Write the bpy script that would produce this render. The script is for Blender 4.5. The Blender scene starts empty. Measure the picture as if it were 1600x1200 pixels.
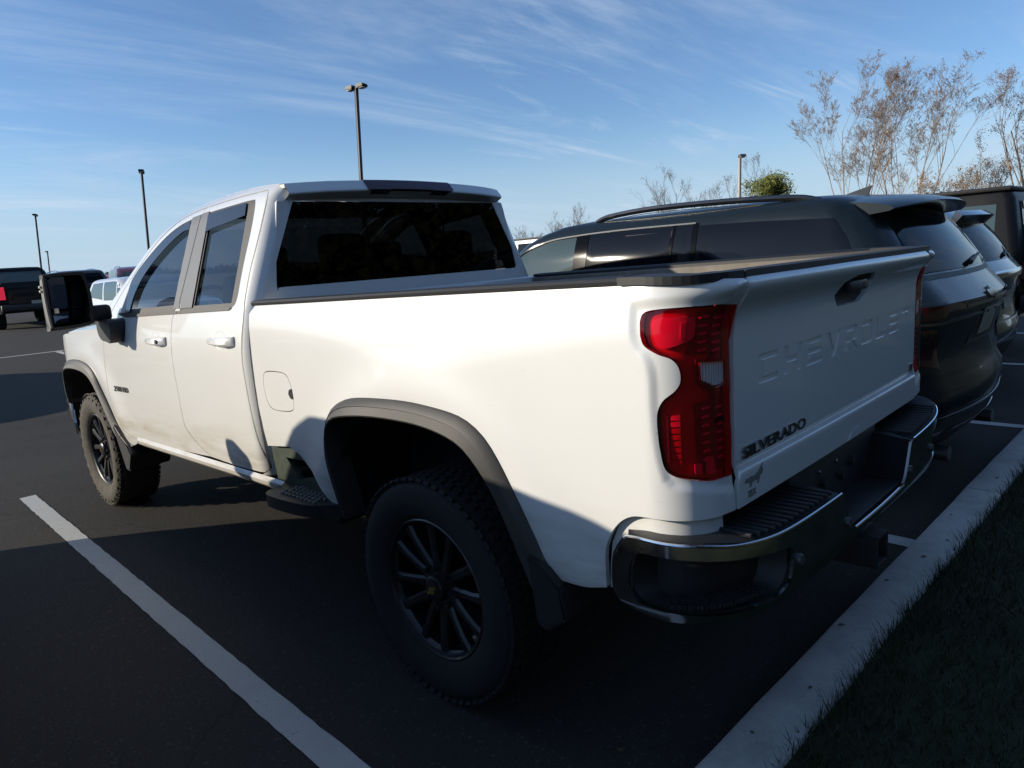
import bpy, bmesh, math, random
import numpy as np
from mathutils import Vector, Matrix
from mathutils.geometry import delaunay_2d_cdt
R = math.radians
rnd = random.Random(7)
scn = bpy.context.scene
col = scn.collection

# ------------------------------------------------------------------ camera
CAM = Vector((-2.4323, -1.9227, 1.5725))
YAW, PIT, ROL, FPX = 0.7895, -0.1735, 0.0723, 1101.46
fw = Vector((math.sin(YAW)*math.cos(PIT), math.cos(YAW)*math.cos(PIT), math.sin(PIT)))
rt = fw.cross(Vector((0, 0, 1))).normalized()
dn = fw.cross(rt)
rt, dn = rt*math.cos(ROL)+dn*math.sin(ROL), dn*math.cos(ROL)-rt*math.sin(ROL)
cd = bpy.data.cameras.new('camera')
cam = bpy.data.objects.new('camera', cd)
col.objects.link(cam)
M = Matrix.Identity(4)
for i in range(3):
    M[i][0] = rt[i]; M[i][1] = -dn[i]; M[i][2] = -fw[i]; M[i][3] = CAM[i]
cam.matrix_world = M
cd.sensor_width = 36.0
cd.lens = FPX/1600*36
cd.clip_start = 0.05
cd.clip_end = 3000
scn.camera = cam
FW, RT, DN = fw.copy(), rt.copy(), dn.copy()
UP = Vector((0.0605, -0.0017, 0.998)).normalized()      # plumb line: the lot has a cross fall

# ------------------------------------------------------------------ sky, sun, exposure
SUN_AZ = R(-40)          # heading of the light on the ground, from +X
SUN_EL = R(18.0)
w = bpy.data.worlds.new('World'); scn.world = w; w.use_nodes = True
nt = w.node_tree; nt.nodes.clear()
def N(t, typ, **kw):
    n = t.nodes.new(typ)
    for k, v in kw.items(): setattr(n, k, v)
    return n
sky = N(nt, 'ShaderNodeTexSky', sky_type='NISHITA')
sky.sun_disc = False
sky.sun_elevation = SUN_EL
sunv = Vector((-math.cos(SUN_AZ), -math.sin(SUN_AZ), 0))
sky.sun_rotation = math.atan2(sunv.x, sunv.y)
sky.air_density = 1.0; sky.dust_density = 0.25; sky.ozone_density = 2.5; sky.altitude = 200
tc = N(nt, 'ShaderNodeTexCoord')
sep = N(nt, 'ShaderNodeSeparateXYZ'); nt.links.new(tc.outputs['Generated'], sep.inputs[0])
zc = N(nt, 'ShaderNodeMath', operation='MAXIMUM'); nt.links.new(sep.outputs['Z'], zc.inputs[0]); zc.inputs[1].default_value = 0.0
za = N(nt, 'ShaderNodeMath', operation='ADD'); nt.links.new(zc.outputs[0], za.inputs[0]); za.inputs[1].default_value = 0.12
dx = N(nt, 'ShaderNodeMath', operation='DIVIDE'); nt.links.new(sep.outputs['X'], dx.inputs[0]); nt.links.new(za.outputs[0], dx.inputs[1])
dy = N(nt, 'ShaderNodeMath', operation='DIVIDE'); nt.links.new(sep.outputs['Y'], dy.inputs[0]); nt.links.new(za.outputs[0], dy.inputs[1])
cmb = N(nt, 'ShaderNodeCombineXYZ'); nt.links.new(dx.outputs[0], cmb.inputs[0]); nt.links.new(dy.outputs[0], cmb.inputs[1])
def cloud(rotz, sx, sy, scale, det, lo, hi, off, rough=0.62):
    mp = N(nt, 'ShaderNodeMapping'); nt.links.new(cmb.outputs[0], mp.inputs[0])
    mp.inputs['Rotation'].default_value = (0, 0, rotz); mp.inputs['Scale'].default_value = (sx, sy, 1); mp.inputs['Location'].default_value = off
    nz = N(nt, 'ShaderNodeTexNoise'); nt.links.new(mp.outputs[0], nz.inputs['Vector'])
    nz.inputs['Scale'].default_value = scale; nz.inputs['Detail'].default_value = det; nz.inputs['Roughness'].default_value = rough; nz.inputs['Distortion'].default_value = 0.6
    mr = N(nt, 'ShaderNodeMapRange', interpolation_type='SMOOTHSTEP'); nt.links.new(nz.outputs['Fac'], mr.inputs['Value'])
    mr.inputs['From Min'].default_value = lo; mr.inputs['From Max'].default_value = hi
    return mr.outputs[0]
c1 = cloud(R(25), 0.55, 2.6, 1.1, 10, 0.50, 0.74, (3.1, 1.7, 0), 0.7)
c2 = cloud(R(-8), 0.40, 1.5, 0.8, 9, 0.44, 0.76, (0.3, 5.2, 0), 0.66)
c3 = cloud(R(60), 0.8, 0.8, 0.55, 2, 0.42, 0.62, (9.0, 2.0, 0))
mu = N(nt, 'ShaderNodeMath', operation='MULTIPLY'); nt.links.new(c1, mu.inputs[0]); nt.links.new(c3, mu.inputs[1])
ad = N(nt, 'ShaderNodeMath', operation='MULTIPLY_ADD'); nt.links.new(c2, ad.inputs[0]); ad.inputs[1].default_value = 0.75; nt.links.new(mu.outputs[0], ad.inputs[2])
sc_ = N(nt, 'ShaderNodeMath', operation='MULTIPLY'); nt.links.new(ad.outputs[0], sc_.inputs[0]); sc_.inputs[1].default_value = 0.72
sc_.use_clamp = True
tint = N(nt, 'ShaderNodeMix', data_type='RGBA', blend_type='MULTIPLY'); tint.inputs['Factor'].default_value = 1.0
nt.links.new(sky.outputs[0], tint.inputs['A']); tint.inputs['B'].default_value = (0.85, 0.99, 1.18, 1)
# pale haze towards the horizon, the same all round
hz = N(nt, 'ShaderNodeMapRange', interpolation_type='SMOOTHERSTEP'); nt.links.new(zc.outputs[0], hz.inputs['Value'])
hz.inputs['From Min'].default_value = 0.0; hz.inputs['From Max'].default_value = 0.21; hz.inputs['To Min'].default_value = 0.85; hz.inputs['To Max'].default_value = 0.0
hmix = N(nt, 'ShaderNodeMix', data_type='RGBA'); nt.links.new(hz.outputs[0], hmix.inputs['Factor']); nt.links.new(tint.outputs['Result'], hmix.inputs['A']); hmix.inputs['B'].default_value = (3.6, 4.8, 6.1, 1)
mix = N(nt, 'ShaderNodeMix', data_type='RGBA')
nt.links.new(sc_.outputs[0], mix.inputs['Factor'])
nt.links.new(hmix.outputs['Result'], mix.inputs['A'])
mix.inputs['B'].default_value = (4.6, 5.5, 6.7, 1)
bg = N(nt, 'ShaderNodeBackground'); nt.links.new(mix.outputs['Result'], bg.inputs['Color'])
bg.inputs['Strength'].default_value = 0.132
out = N(nt, 'ShaderNodeOutputWorld'); nt.links.new(bg.outputs[0], out.inputs['Surface'])
sl = bpy.data.lights.new('sun', 'SUN'); sl.energy = 5.0; sl.angle = R(0.55); sl.color = (1.0, 0.90, 0.74)
so = bpy.data.objects.new('sun', sl); col.objects.link(so)
ldir = Vector((math.cos(SUN_AZ)*math.cos(SUN_EL), math.sin(SUN_AZ)*math.cos(SUN_EL), -math.sin(SUN_EL)))
so.rotation_euler = ldir.to_track_quat('-Z', 'Y').to_euler()
so.location = (-20, 20, 15)
scn.view_settings.view_transform = 'Standard'; scn.view_settings.look = 'None'
scn.view_settings.exposure = 0.0; scn.view_settings.gamma = 1.0; scn.view_settings.use_curve_mapping = False
scn.cycles.max_bounces = 8; scn.cycles.transparent_max_bounces = 12
scn.cycles.caustics_reflective = False; scn.cycles.caustics_refractive = False

# ------------------------------------------------------------------ materials
MATS = {}
def pbr(name, c, rough=0.5, metal=0.0, coat=0.0, spec=0.5, var=0.0, vscale=30.0, bump=0.0, bscale=200.0, rvar=0.0, alpha=None):
    m = bpy.data.materials.new(name); m.use_nodes = True
    t = m.node_tree; b = t.nodes['Principled BSDF']
    b.inputs['Base Color'].default_value = (*c, 1); b.inputs['Roughness'].default_value = rough; b.inputs['Metallic'].default_value = metal
    b.inputs['Coat Weight'].default_value = coat; b.inputs['Coat Roughness'].default_value = 0.05; b.inputs['Specular IOR Level'].default_value = spec
    tcn = N(t, 'ShaderNodeTexCoord')
    if var or rvar:
        nz = N(t, 'ShaderNodeTexNoise'); nz.inputs['Scale'].default_value = vscale; nz.inputs['Detail'].default_value = 7; nz.inputs['Roughness'].default_value = 0.65
        t.links.new(tcn.outputs['Object'], nz.inputs['Vector'])
        if var:
            mr = N(t, 'ShaderNodeMapRange'); t.links.new(nz.outputs['Fac'], mr.inputs['Value'])
            mr.inputs['From Min'].default_value = 0.3; mr.inputs['From Max'].default_value = 0.7
            mr.inputs['To Min'].default_value = 1-var; mr.inputs['To Max'].default_value = 1+var
            mx = N(t, 'ShaderNodeMix', data_type='RGBA', blend_type='MULTIPLY'); mx.inputs['Factor'].default_value = 1
            mx.inputs['A'].default_value = (*c, 1); t.links.new(mr.outputs[0], mx.inputs['B']); t.links.new(mx.outputs['Result'], b.inputs['Base Color'])
        if rvar:
            m2 = N(t, 'ShaderNodeMapRange'); t.links.new(nz.outputs['Fac'], m2.inputs['Value'])
            m2.inputs['From Min'].default_value = 0.3; m2.inputs['From Max'].default_value = 0.7
            m2.inputs['To Min'].default_value = max(0, rough-rvar); m2.inputs['To Max'].default_value = rough+rvar
            t.links.new(m2.outputs[0], b.inputs['Roughness'])
    if bump:
        n2 = N(t, 'ShaderNodeTexNoise'); n2.inputs['Scale'].default_value = bscale; n2.inputs['Detail'].default_value = 5
        t.links.new(tcn.outputs['Object'], n2.inputs['Vector'])
        bp = N(t, 'ShaderNodeBump'); bp.inputs['Strength'].default_value = bump; bp.inputs['Distance'].default_value = 0.01
        t.links.new(n2.outputs['Fac'], bp.inputs['Height']); t.links.new(bp.outputs[0], b.inputs['Normal'])
    MATS[name] = m
    return m

def glassy(name, tint, refl_rough=0.02, ior=1.5):
    """thin tinted sheet: dark see-through plus mirror reflection by Fresnel"""
    m = bpy.data.materials.new(name); m.use_nodes = True
    t = m.node_tree; t.nodes.clear()
    o = N(t, 'ShaderNodeOutputMaterial'); tr = N(t, 'ShaderNodeBsdfTransparent'); tr.inputs['Color'].default_value = (*tint, 1)
    gl = N(t, 'ShaderNodeBsdfGlossy'); gl.inputs['Roughness'].default_value = refl_rough
    # Schlick reflectance, alike from both sides of the sheet
    f0 = ((ior-1)/(ior+1))**2
    lw = N(t, 'ShaderNodeLayerWeight'); lw.inputs['Blend'].default_value = 0.5
    pw = N(t, 'ShaderNodeMath', operation='POWER'); t.links.new(lw.outputs['Facing'], pw.inputs[0]); pw.inputs[1].default_value = 5.0
    fr = N(t, 'ShaderNodeMath', operation='MULTIPLY_ADD'); t.links.new(pw.outputs[0], fr.inputs[0]); fr.inputs[1].default_value = 1-f0; fr.inputs[2].default_value = f0
    mx = N(t, 'ShaderNodeMixShader'); t.links.new(fr.outputs[0], mx.inputs[0]); t.links.new(tr.outputs[0], mx.inputs[1]); t.links.new(gl.outputs[0], mx.inputs[2])
    t.links.new(mx.outputs[0], o.inputs['Surface'])
    MATS[name] = m
    return m

def dirty_paint(name, base, dirt, zlo, zhi, amount, spots=0.25):
    m = pbr(name, base, rough=0.32, coat=0.7, spec=0.5)
    t = m.node_tree; b = t.nodes['Principled BSDF']
    b.inputs['Coat Roughness'].default_value = 0.04
    tcn = N(t, 'ShaderNodeTexCoord'); sp = N(t, 'ShaderNodeSeparateXYZ'); t.links.new(tcn.outputs['Object'], sp.inputs[0])
    mr = N(t, 'ShaderNodeMapRange', interpolation_type='SMOOTHSTEP'); t.links.new(sp.outputs['Z'], mr.inputs['Value'])
    mr.inputs['From Min'].default_value = zhi; mr.inputs['From Max'].default_value = zlo
    mp = N(t, 'ShaderNodeMapping'); mp.inputs['Scale'].default_value = (1.0, 0.6, 3.5); t.links.new(tcn.outputs['Object'], mp.inputs[0])
    nz = N(t, 'ShaderNodeTexNoise'); nz.inputs['Scale'].default_value = 3.0; nz.inputs['Detail'].default_value = 8; nz.inputs['Roughness'].default_value = 0.6
    t.links.new(mp.outputs[0], nz.inputs['Vector'])
    m2 = N(t, 'ShaderNodeMapRange'); t.links.new(nz.outputs['Fac'], m2.inputs['Value']); m2.inputs['From Min'].default_value = 0.35; m2.inputs['From Max'].default_value = 0.75
    mu = N(t, 'ShaderNodeMath', operation='MULTIPLY'); t.links.new(mr.outputs[0], mu.inputs[0]); t.links.new(m2.outputs[0], mu.inputs[1])
    ma = N(t, 'ShaderNodeMath', operation='MULTIPLY'); t.links.new(mu.outputs[0], ma.inputs[0]); ma.inputs[1].default_value = amount
    # small specks of road grime
    n3 = N(t, 'ShaderNodeTexNoise'); n3.inputs['Scale'].default_value = 26; n3.inputs['Detail'].default_value = 3; t.links.new(mp.outputs[0], n3.inputs['Vector'])
    m3 = N(t, 'ShaderNodeMapRange'); t.links.new(n3.outputs['Fac'], m3.inputs['Value']); m3.inputs['From Min'].default_value = 0.72; m3.inputs['From Max'].default_value = 0.80; m3.inputs['To Max'].default_value = spots
    mm = N(t, 'ShaderNodeMath', operation='MAXIMUM'); t.links.new(ma.outputs[0], mm.inputs[0]); t.links.new(m3.outputs[0], mm.inputs[1]); mm.use_clamp = True
    # faint overall dust film
    n4 = N(t, 'ShaderNodeTexNoise'); n4.inputs['Scale'].default_value = 1.7; n4.inputs['Detail'].default_value = 6; t.links.new(tcn.outputs['Object'], n4.inputs['Vector'])
    m4 = N(t, 'ShaderNodeMapRange'); t.links.new(n4.outputs['Fac'], m4.inputs['Value']); m4.inputs['From Min'].default_value = 0.3; m4.inputs['From Max'].default_value = 0.8; m4.inputs['To Max'].default_value = 0.10
    m5 = N(t, 'ShaderNodeMath', operation='ADD'); t.links.new(mm.outputs[0], m5.inputs[0]); t.links.new(m4.outputs[0], m5.inputs[1]); m5.use_clamp = True
    mx = N(t, 'ShaderNodeMix', data_type='RGBA'); t.links.new(m5.outputs[0], mx.inputs['Factor']); mx.inputs['A'].default_value = (*base, 1); mx.inputs['B'].default_value = (*dirt, 1)
    t.links.new(mx.outputs['Result'], b.inputs['Base Color'])
    m6 = N(t, 'ShaderNodeMapRange'); t.links.new(m5.outputs[0], m6.inputs['Value']); m6.inputs['To Min'].default_value = 0.30; m6.inputs['To Max'].default_value = 0.8
    t.links.new(m6.outputs[0], b.inputs['Roughness'])
    m7 = N(t, 'ShaderNodeMapRange'); t.links.new(m5.outputs[0], m7.inputs['Value']); m7.inputs['To Min'].default_value = 1.0; m7.inputs['To Max'].default_value = 0.0
    t.links.new(m7.outputs[0], b.inputs['Coat Weight'])
    return m

WHITE = dirty_paint('white_paint', (0.79, 0.79, 0.765), (0.30, 0.25, 0.18), 0.60, 0.98, 1.1)
CHROME = pbr('chrome', (0.50, 0.51, 0.52), 0.16, 1.0, rvar=0.06, vscale=14, var=0.12)
BLKPLAS = pbr('black_plastic', (0.018, 0.018, 0.019), 0.5, bump=0.15, bscale=500)
TRIM = pbr('weathered_trim', (0.045, 0.042, 0.038), 0.55, var=0.15, vscale=9, bump=0.12, bscale=700)
RAILBLK = pbr('bed_rail_plastic', (.014, .014, .015), .55, bump=.1, bscale=400)
TRIMG = pbr('satin_pillar_trim', (0.16, 0.155, 0.145), 0.38, spec=0.5, var=0.06, vscale=20)
RUBBER = pbr('tyre_rubber', (0.015, 0.0145, 0.014), 0.85, var=0.25, vscale=25, bump=0.2, bscale=160)
RUBBERD = pbr('dusty_sunlit_rubber', (0.075, 0.066, 0.052), 0.9, var=0.35, vscale=20, bump=0.2, bscale=160)  # dust tone plus the sunlit paleness of the front tyres
RIM = pbr('gloss_black_wheel', (0.010, 0.010, 0.011), 0.38, coat=0.15, rvar=0.08, vscale=12)
RIMEDGE = pbr('machined_wheel_edge', (0.16, 0.155, 0.15), 0.32, 0.9)
DARK = pbr('dark_cavity', (0.010, 0.010, 0.011), 0.8)
STEELD = pbr('dirty_underbody_steel', (0.03, 0.028, 0.026), 0.7, 0.3, var=0.4, vscale=18)
GLASS = glassy('tinted_glass', (0.30, 0.32, 0.33), ior=1.75)
GLASSD = glassy('privacy_glass', (0.018, 0.02, 0.022), ior=1.38)
VISOR = pbr('smoked_window_visor', (0.012, 0.013, 0.015), 0.2, coat=0.25)
SEAT = pbr('seat_cloth', (0.03, 0.03, 0.032), 0.8)
REDCOVER = glassy('red_lens', (0.93, 0.07, 0.17), 0.03, 1.5)
CLEAR = glassy('clear_lens', (0.92, 0.92, 0.92), 0.03, 1.5)
REDHOUS = pbr('red_lamp_housing', (0.60, 0.14, 0.20), 0.35, coat=0.3)
REDBRT = pbr('bright_lamp_reflector', (0.98, 0.85, 0.85), 0.35, 0.1)
LAMPDRK = pbr('dark_lamp_bezel', (0.26, 0.09, 0.11), 0.3)
SILVERF = pbr('fluted_silver_reflector', (0.85, 0.85, 0.86), 0.35, 0.3)
BADGE = pbr('black_chrome_badge', (0.20, 0.20, 0.20), 0.25, 0.9, var=0.2, vscale=60)
BADGEW = pbr('grey_decal', (0.20, 0.195, 0.18), 0.6)
MIRG = pbr('mirror_glass', (0.42, 0.44, 0.47), 0.02, 1.0)
GREYEDGE = pbr('grey_mirror_edge', (0.20, 0.19, 0.17), 0.5)
LINER = pbr('beige_bed_liner', (0.20, 0.175, 0.14), 0.8, var=0.2, vscale=12, bump=0.3, bscale=300)  # grey-beige tone with random mottling
BEDBLK = pbr('black_bed_floor', (0.02, 0.02, 0.02), 0.8)
AMBER = pbr('pale_lamp', (0.7, 0.62, 0.45), 0.2, coat=0.5)
GREENBRK = pbr('greenish_step_bracket', (0.05, 0.065, 0.048), 0.55, 0.1, var=0.3, vscale=20)
STEPG = pbr('step_grip_studs', (0.16, 0.16, 0.14), 0.6)

# ------------------------------------------------------------------ mesh helpers
def mesh_obj(name, verts, faces, mat, parent=None, smooth=True, sharp=38, xf=None):
    me = bpy.data.meshes.new(name)
    if xf: verts = [xf(v) for v in verts]
    me.from_pydata([tuple(v) for v in verts], [], faces)
    me.update()
    if smooth:
        me.polygons.foreach_set('use_smooth', [True]*len(me.polygons))
        if sharp: me.set_sharp_from_angle(angle=R(sharp))
    if isinstance(mat, (list, tuple)):
        for m in mat: me.materials.append(m)
    elif mat: me.materials.append(mat)
    o = bpy.data.objects.new(name, me); col.objects.link(o)
    if parent: o.parent = parent
    return o
def bm_obj(name, bm, mat, parent=None, smooth=True, sharp=38, xf=None):
    if xf:
        for v in bm.verts: v.co = Vector(xf(v.co))
    bmesh.ops.recalc_face_normals(bm, faces=bm.faces)
    me = bpy.data.meshes.new(name); bm.to_mesh(me); bm.free()
    if smooth:
        me.polygons.foreach_set('use_smooth', [True]*len(me.polygons))
        if sharp: me.set_sharp_from_angle(angle=R(sharp))
    me.materials.append(mat)
    o = bpy.data.objects.new(name, me); col.objects.link(o)
    if parent: o.parent = parent
    return o
def empty(name, loc=(0, 0, 0), rz=0.0):
    o = bpy.data.objects.new(name, None); col.objects.link(o); o.location = loc; o.rotation_euler = (0, 0, rz); o.empty_display_size = 0.2
    return o
def tag(o, label=None, cat=None, group=None, kind=None):
    if label: o['label'] = label
    if cat: o['category'] = cat
    if group: o['group'] = group
    if kind: o['kind'] = kind
    return o
def mirror(o, name=None, parent=None):
    src = o.data; me = src.copy()
    cus = src.has_custom_normals
    if cus:
        cn = np.empty(len(src.loops)*3, np.float32); src.corner_normals.foreach_get('vector', cn); cn = cn.reshape(-1, 3)
        vi = np.empty(len(src.loops), np.int32); src.loops.foreach_get('vertex_index', vi)
        table = {}
        for p in src.polygons:
            for li in p.loop_indices: table[(p.index, int(vi[li]))] = (-float(cn[li][0]), float(cn[li][1]), float(cn[li][2]))
    co = np.empty(len(me.vertices)*3, np.float32); me.vertices.foreach_get('co', co); co[0::3] *= -1; me.vertices.foreach_set('co', co)
    me.flip_normals(); me.update()
    if cus:
        LN = []
        for p in me.polygons:
            for v in p.vertices: LN.append(table[(p.index, v)])
        me.normals_split_custom_set(LN)
    c = bpy.data.objects.new(name or o.name.split('.')[0], me); col.objects.link(c); c.parent = parent or o.parent
    return c
def add_box(bm, c, s, bev=0.0, rot=None):
    g = bmesh.ops.create_cube(bm, size=1.0)
    vs = g['verts']
    for v in vs: v.co = Vector((v.co.x*s[0], v.co.y*s[1], v.co.z*s[2]))
    if bev:
        es = list({e for v in vs for e in v.link_edges})
        g2 = bmesh.ops.bevel(bm, geom=es, offset=bev, segments=2, affect='EDGES', profile=0.5)
        vs = list({v for v in g2['verts']} | {v for v in vs if v.is_valid})
    for v in vs:
        p = v.co
        if rot is not None: p = rot @ p
        v.co = p + Vector(c)
    return vs
def box(name, c, s, mat, parent=None, bev=0.006, rot=None, xf=None):
    bm = bmesh.new(); add_box(bm, c, s, bev, rot)
    return bm_obj(name, bm, mat, parent, xf=xf)
def tube_data(pts, rad, n=8, caps=True):
    pts = [Vector(p) for p in pts]; V = []; F = []
    if not isinstance(rad, (list, tuple)): rad = [rad]*len(pts)
    a = None
    for i, p in enumerate(pts):
        d = (pts[min(i+1, len(pts)-1)]-pts[max(i-1, 0)]).normalized()
        if a is None: a = d.orthogonal().normalized()
        a = (a-d*a.dot(d)).normalized(); b = d.cross(a)
        for k in range(n):
            t = 2*math.pi*k/n
            V.append(p+(a*math.cos(t)+b*math.sin(t))*rad[i])
    for i in range(len(pts)-1):
        for k in range(n):
            k2 = (k+1) % n
            F.append((i*n+k, i*n+k2, (i+1)*n+k2, (i+1)*n+k))
    if caps:
        F.append(tuple(reversed(range(n)))); F.append(tuple(range((len(pts)-1)*n, len(pts)*n)))
    return V, F
def tube(name, pts, rad, mat, parent=None, n=8, xf=None):
    V, F = tube_data(pts, rad, n)
    return mesh_obj(name, V, F, mat, parent, xf=xf)
def lathe(name, prof, mat, parent=None, n=48, axis='x', origin=(0, 0, 0), sharp=38):
    """prof: (axial, radius) pairs, turned round the x axis"""
    V = []; F = []
    for (a, r) in prof:
        for k in range(n):
            t = 2*math.pi*k/n
            V.append((origin[0]+a, origin[1]+r*math.cos(t), origin[2]+r*math.sin(t)))
    for i in range(len(prof)-1):
        for k in range(n):
            k2 = (k+1) % n
            F.append((i*n+k, i*n+k2, (i+1)*n+k2, (i+1)*n+k))
    return mesh_obj(name, V, F, mat, parent, sharp=sharp)
def cr(pts, n=6, closed=False):
    """Catmull-Rom smoothing of a 2-D polyline"""
    P = [np.array(p, float) for p in pts]; L = len(P); out = []
    rng = range(L) if closed else range(L-1)
    for i in rng:
        p1, p2 = P[i], P[(i+1) % L]
        p0 = P[(i-1) % L] if (closed or i > 0) else 2*p1-p2
        p3 = P[(i+2) % L] if (closed or i+2 < L) else 2*p2-p1
        for k in range(n):
            t = k/n
            out.append(tuple(0.5*((2*p1)+(-p0+p2)*t+(2*p0-5*p1+4*p2-p3)*t*t+(-p0+3*p1-3*p2+p3)*t**3)))
    if not closed: out.append(tuple(P[-1]))
    return out
def area2(p):
    return sum(p[i][0]*p[(i+1) % len(p)][1]-p[(i+1) % len(p)][0]*p[i][1] for i in range(len(p)))
def densify(p, step):
    o = []
    for i in range(len(p)):
        a, b = p[i], p[(i+1) % len(p)]
        d = math.hypot(b[0]-a[0], b[1]-a[1])
        if d < 1e-6: continue
        k = max(1, int(math.ceil(d/step)))
        for j in range(k): o.append((a[0]+(b[0]-a[0])*j/k, a[1]+(b[1]-a[1])*j/k))
    return o
def inside_np(X, Y, polys):
    r = np.zeros(len(X), bool)
    for p in polys:
        P = np.array(p); A = P; B = np.roll(P, -1, 0)
        for (x1, y1), (x2, y2) in zip(A, B):
            if y1 == y2: continue
            c = ((y1 > Y) != (y2 > Y)) & (X < (x2-x1)*(Y-y1)/(y2-y1)+x1)
            r ^= c
    return r
def dist_np(X, Y, polys):
    d = np.full(len(X), 1e9)
    for p in polys:
        P = np.array(p); B = np.roll(P, -1, 0)
        for (x1, y1), (x2, y2) in zip(P, B):
            ex, ey = x2-x1, y2-y1; l = ex*ex+ey*ey
            if l < 1e-12: continue
            t = np.clip(((X-x1)*ex+(Y-y1)*ey)/l, 0, 1)
            d = np.minimum(d, np.hypot(X-x1-t*ex, Y-y1-t*ey))
    return d
def panel(name, outer, fmap, mat, parent=None, grid=0.05, thick=0.02, holes=(), roll=0.003, inset=0.007, flip=False, xf=None, sharp=38, lift=0.0, extra=()):
    """a sheet cut to an outline in (u, v), laid on the surface fmap(u, v), with rolled edges and real thickness"""
    outer = list(outer)
    if area2(outer) < 0: outer.reverse()
    hs = []
    for h in holes:
        h = list(h)
        if area2(h) > 0: h.reverse()
        hs.append(h)
    loops = [densify(p, grid) for p in [outer]+hs]
    pts = []; edges = []
    for lp in loops:
        s = len(pts)
        pts += lp
        edges += [(s+i, s+(i+1) % len(lp)) for i in range(len(lp))]
    polys = [outer]+hs
    ext = []
    if inset:
        for lp in loops:
            n = len(lp)
            for i in range(n):
                a, b, c = lp[i-1], lp[i], lp[(i+1) % n]
                t = np.array([c[0]-a[0], c[1]-a[1]]); l = np.hypot(*t)
                if l < 1e-9: continue
                ext.append((b[0]-t[1]/l*inset, b[1]+t[0]/l*inset))
    us = [p[0] for p in outer]; vs = [p[1] for p in outer]
    gx = np.arange(min(us)+grid*0.5, max(us), grid); gy = np.arange(min(vs)+grid*0.5, max(vs), grid)
    GX, GY = np.meshgrid(gx, gy); GX = GX.ravel(); GY = GY.ravel()
    if len(ext):
        E = np.array(ext); ok = inside_np(E[:, 0], E[:, 1], polys) & (dist_np(E[:, 0], E[:, 1], polys) > inset*0.7)
        ext = [tuple(e) for e in E[ok]]
    if len(GX):
        ok = inside_np(GX, GY, polys)
        GX, GY = GX[ok], GY[ok]
        if len(GX):
            ok = dist_np(GX, GY, polys) > max(grid*0.45, inset*1.8)
            GX, GY = GX[ok], GY[ok]
    for X in extra:
        X = np.array(X); ok = inside_np(X[:, 0], X[:, 1], polys)
        X = X[ok]; ok = dist_np(X[:, 0], X[:, 1], polys) > max(.003, inset*1.5); X = X[ok]
        if len(GX):
            lo = X.min(0)-.004; hi = X.max(0)+.004
            k_ = (GX < lo[0]) | (GX > hi[0]) | (GY < lo[1]) | (GY > hi[1]); GX, GY = GX[k_], GY[k_]
        GX = np.r_[GX, X[:, 0]]; GY = np.r_[GY, X[:, 1]]
    allp = [Vector(p) for p in pts]+[Vector(e) for e in ext]+[Vector((a, b)) for a, b in zip(GX, GY)]
    res = delaunay_2d_cdt(allp, edges, [], 0, 1e-6)
    V2 = res[0]; T = res[2]
    tc_ = np.array([[sum(V2[i][0] for i in f)/len(f), sum(V2[i][1] for i in f)/len(f)] for f in T])
    ok = inside_np(tc_[:, 0], tc_[:, 1], polys)
    T = [f for f, k in zip(T, ok) if k]
    cnt = {}
    for f in T:
        for i in range(len(f)):
            a, b = f[i], f[(i+1) % len(f)]
            cnt.setdefault((min(a, b), max(a, b)), []).append((a, b))
    bed = [v[0] for v in cnt.values() if len(v) == 1]
    bset = {i for e in bed for i in e}
    used = sorted({i for f in T for i in f}); idx = {u: k for k, u in enumerate(used)}
    s = -1.0 if flip else 1.0
    fm = (lambda u, v: xf(fmap(u, v))) if xf else fmap
    def nrm(u, v):
        e = 0.0012
        a = Vector(fm(u+e, v))-Vector(fm(u-e, v)); b = Vector(fm(u, v+e))-Vector(fm(u, v-e))
        return (a.cross(b)*s).normalized()
    V = []; NV = []
    low = {}
    for u in used:
        p = Vector(fm(V2[u][0], V2[u][1])); n_ = nrm(V2[u][0], V2[u][1])
        NV.append(n_)
        if lift: p = p+n_*lift
        if u in bset:
            low[u] = p-n_*thick
            p = p-n_*min(roll, .0012)
        V.append(p)
    F = [tuple(idx[i] for i in (reversed(f) if flip else f)) for f in T]
    nt_ = len(F)
    if thick:
        li = {}
        for u in bset:
            li[u] = len(V); V.append(low[u])
        for a, b in bed:
            q = (idx[b], idx[a], li[a], li[b])
            F.append(tuple(reversed(q)) if flip else q)
    o = mesh_obj(name, V, F, mat, parent, sharp=None)
    me = o.data; LN = []
    for i, p in enumerate(me.polygons):
        if i < nt_: LN += [NV[k] for k in p.vertices]
        else: LN += [p.normal.copy()]*len(p.vertices)
    me.normals_split_custom_set([tuple(n) for n in LN])
    return o
def text_obj(name, s, size, place, mat, parent, depth=0.004, sx=1.0, bold=0.0, xf=None, space=1.0):
    """flat lettering: place(u, v, w) -> 3-D, u along the line, v up, w out of the surface"""
    cu = bpy.data.curves.new('lettering', 'FONT'); cu.body = s; cu.size = size; cu.extrude = depth/2; cu.offset = bold; cu.space_character = space; cu.resolution_u = 3
    o = bpy.data.objects.new('lettering', cu); col.objects.link(o)
    dg = bpy.context.evaluated_depsgraph_get(); me = bpy.data.meshes.new_from_object(o.evaluated_get(dg))
    bpy.data.objects.remove(o)
    V = [place(v.co.x*sx, v.co.y, v.co.z+depth/2) for v in me.vertices]
    F = [tuple(p.vertices) for p in me.polygons]
    return mesh_obj(name, V, F, mat, parent, smooth=False, xf=xf)
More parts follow.
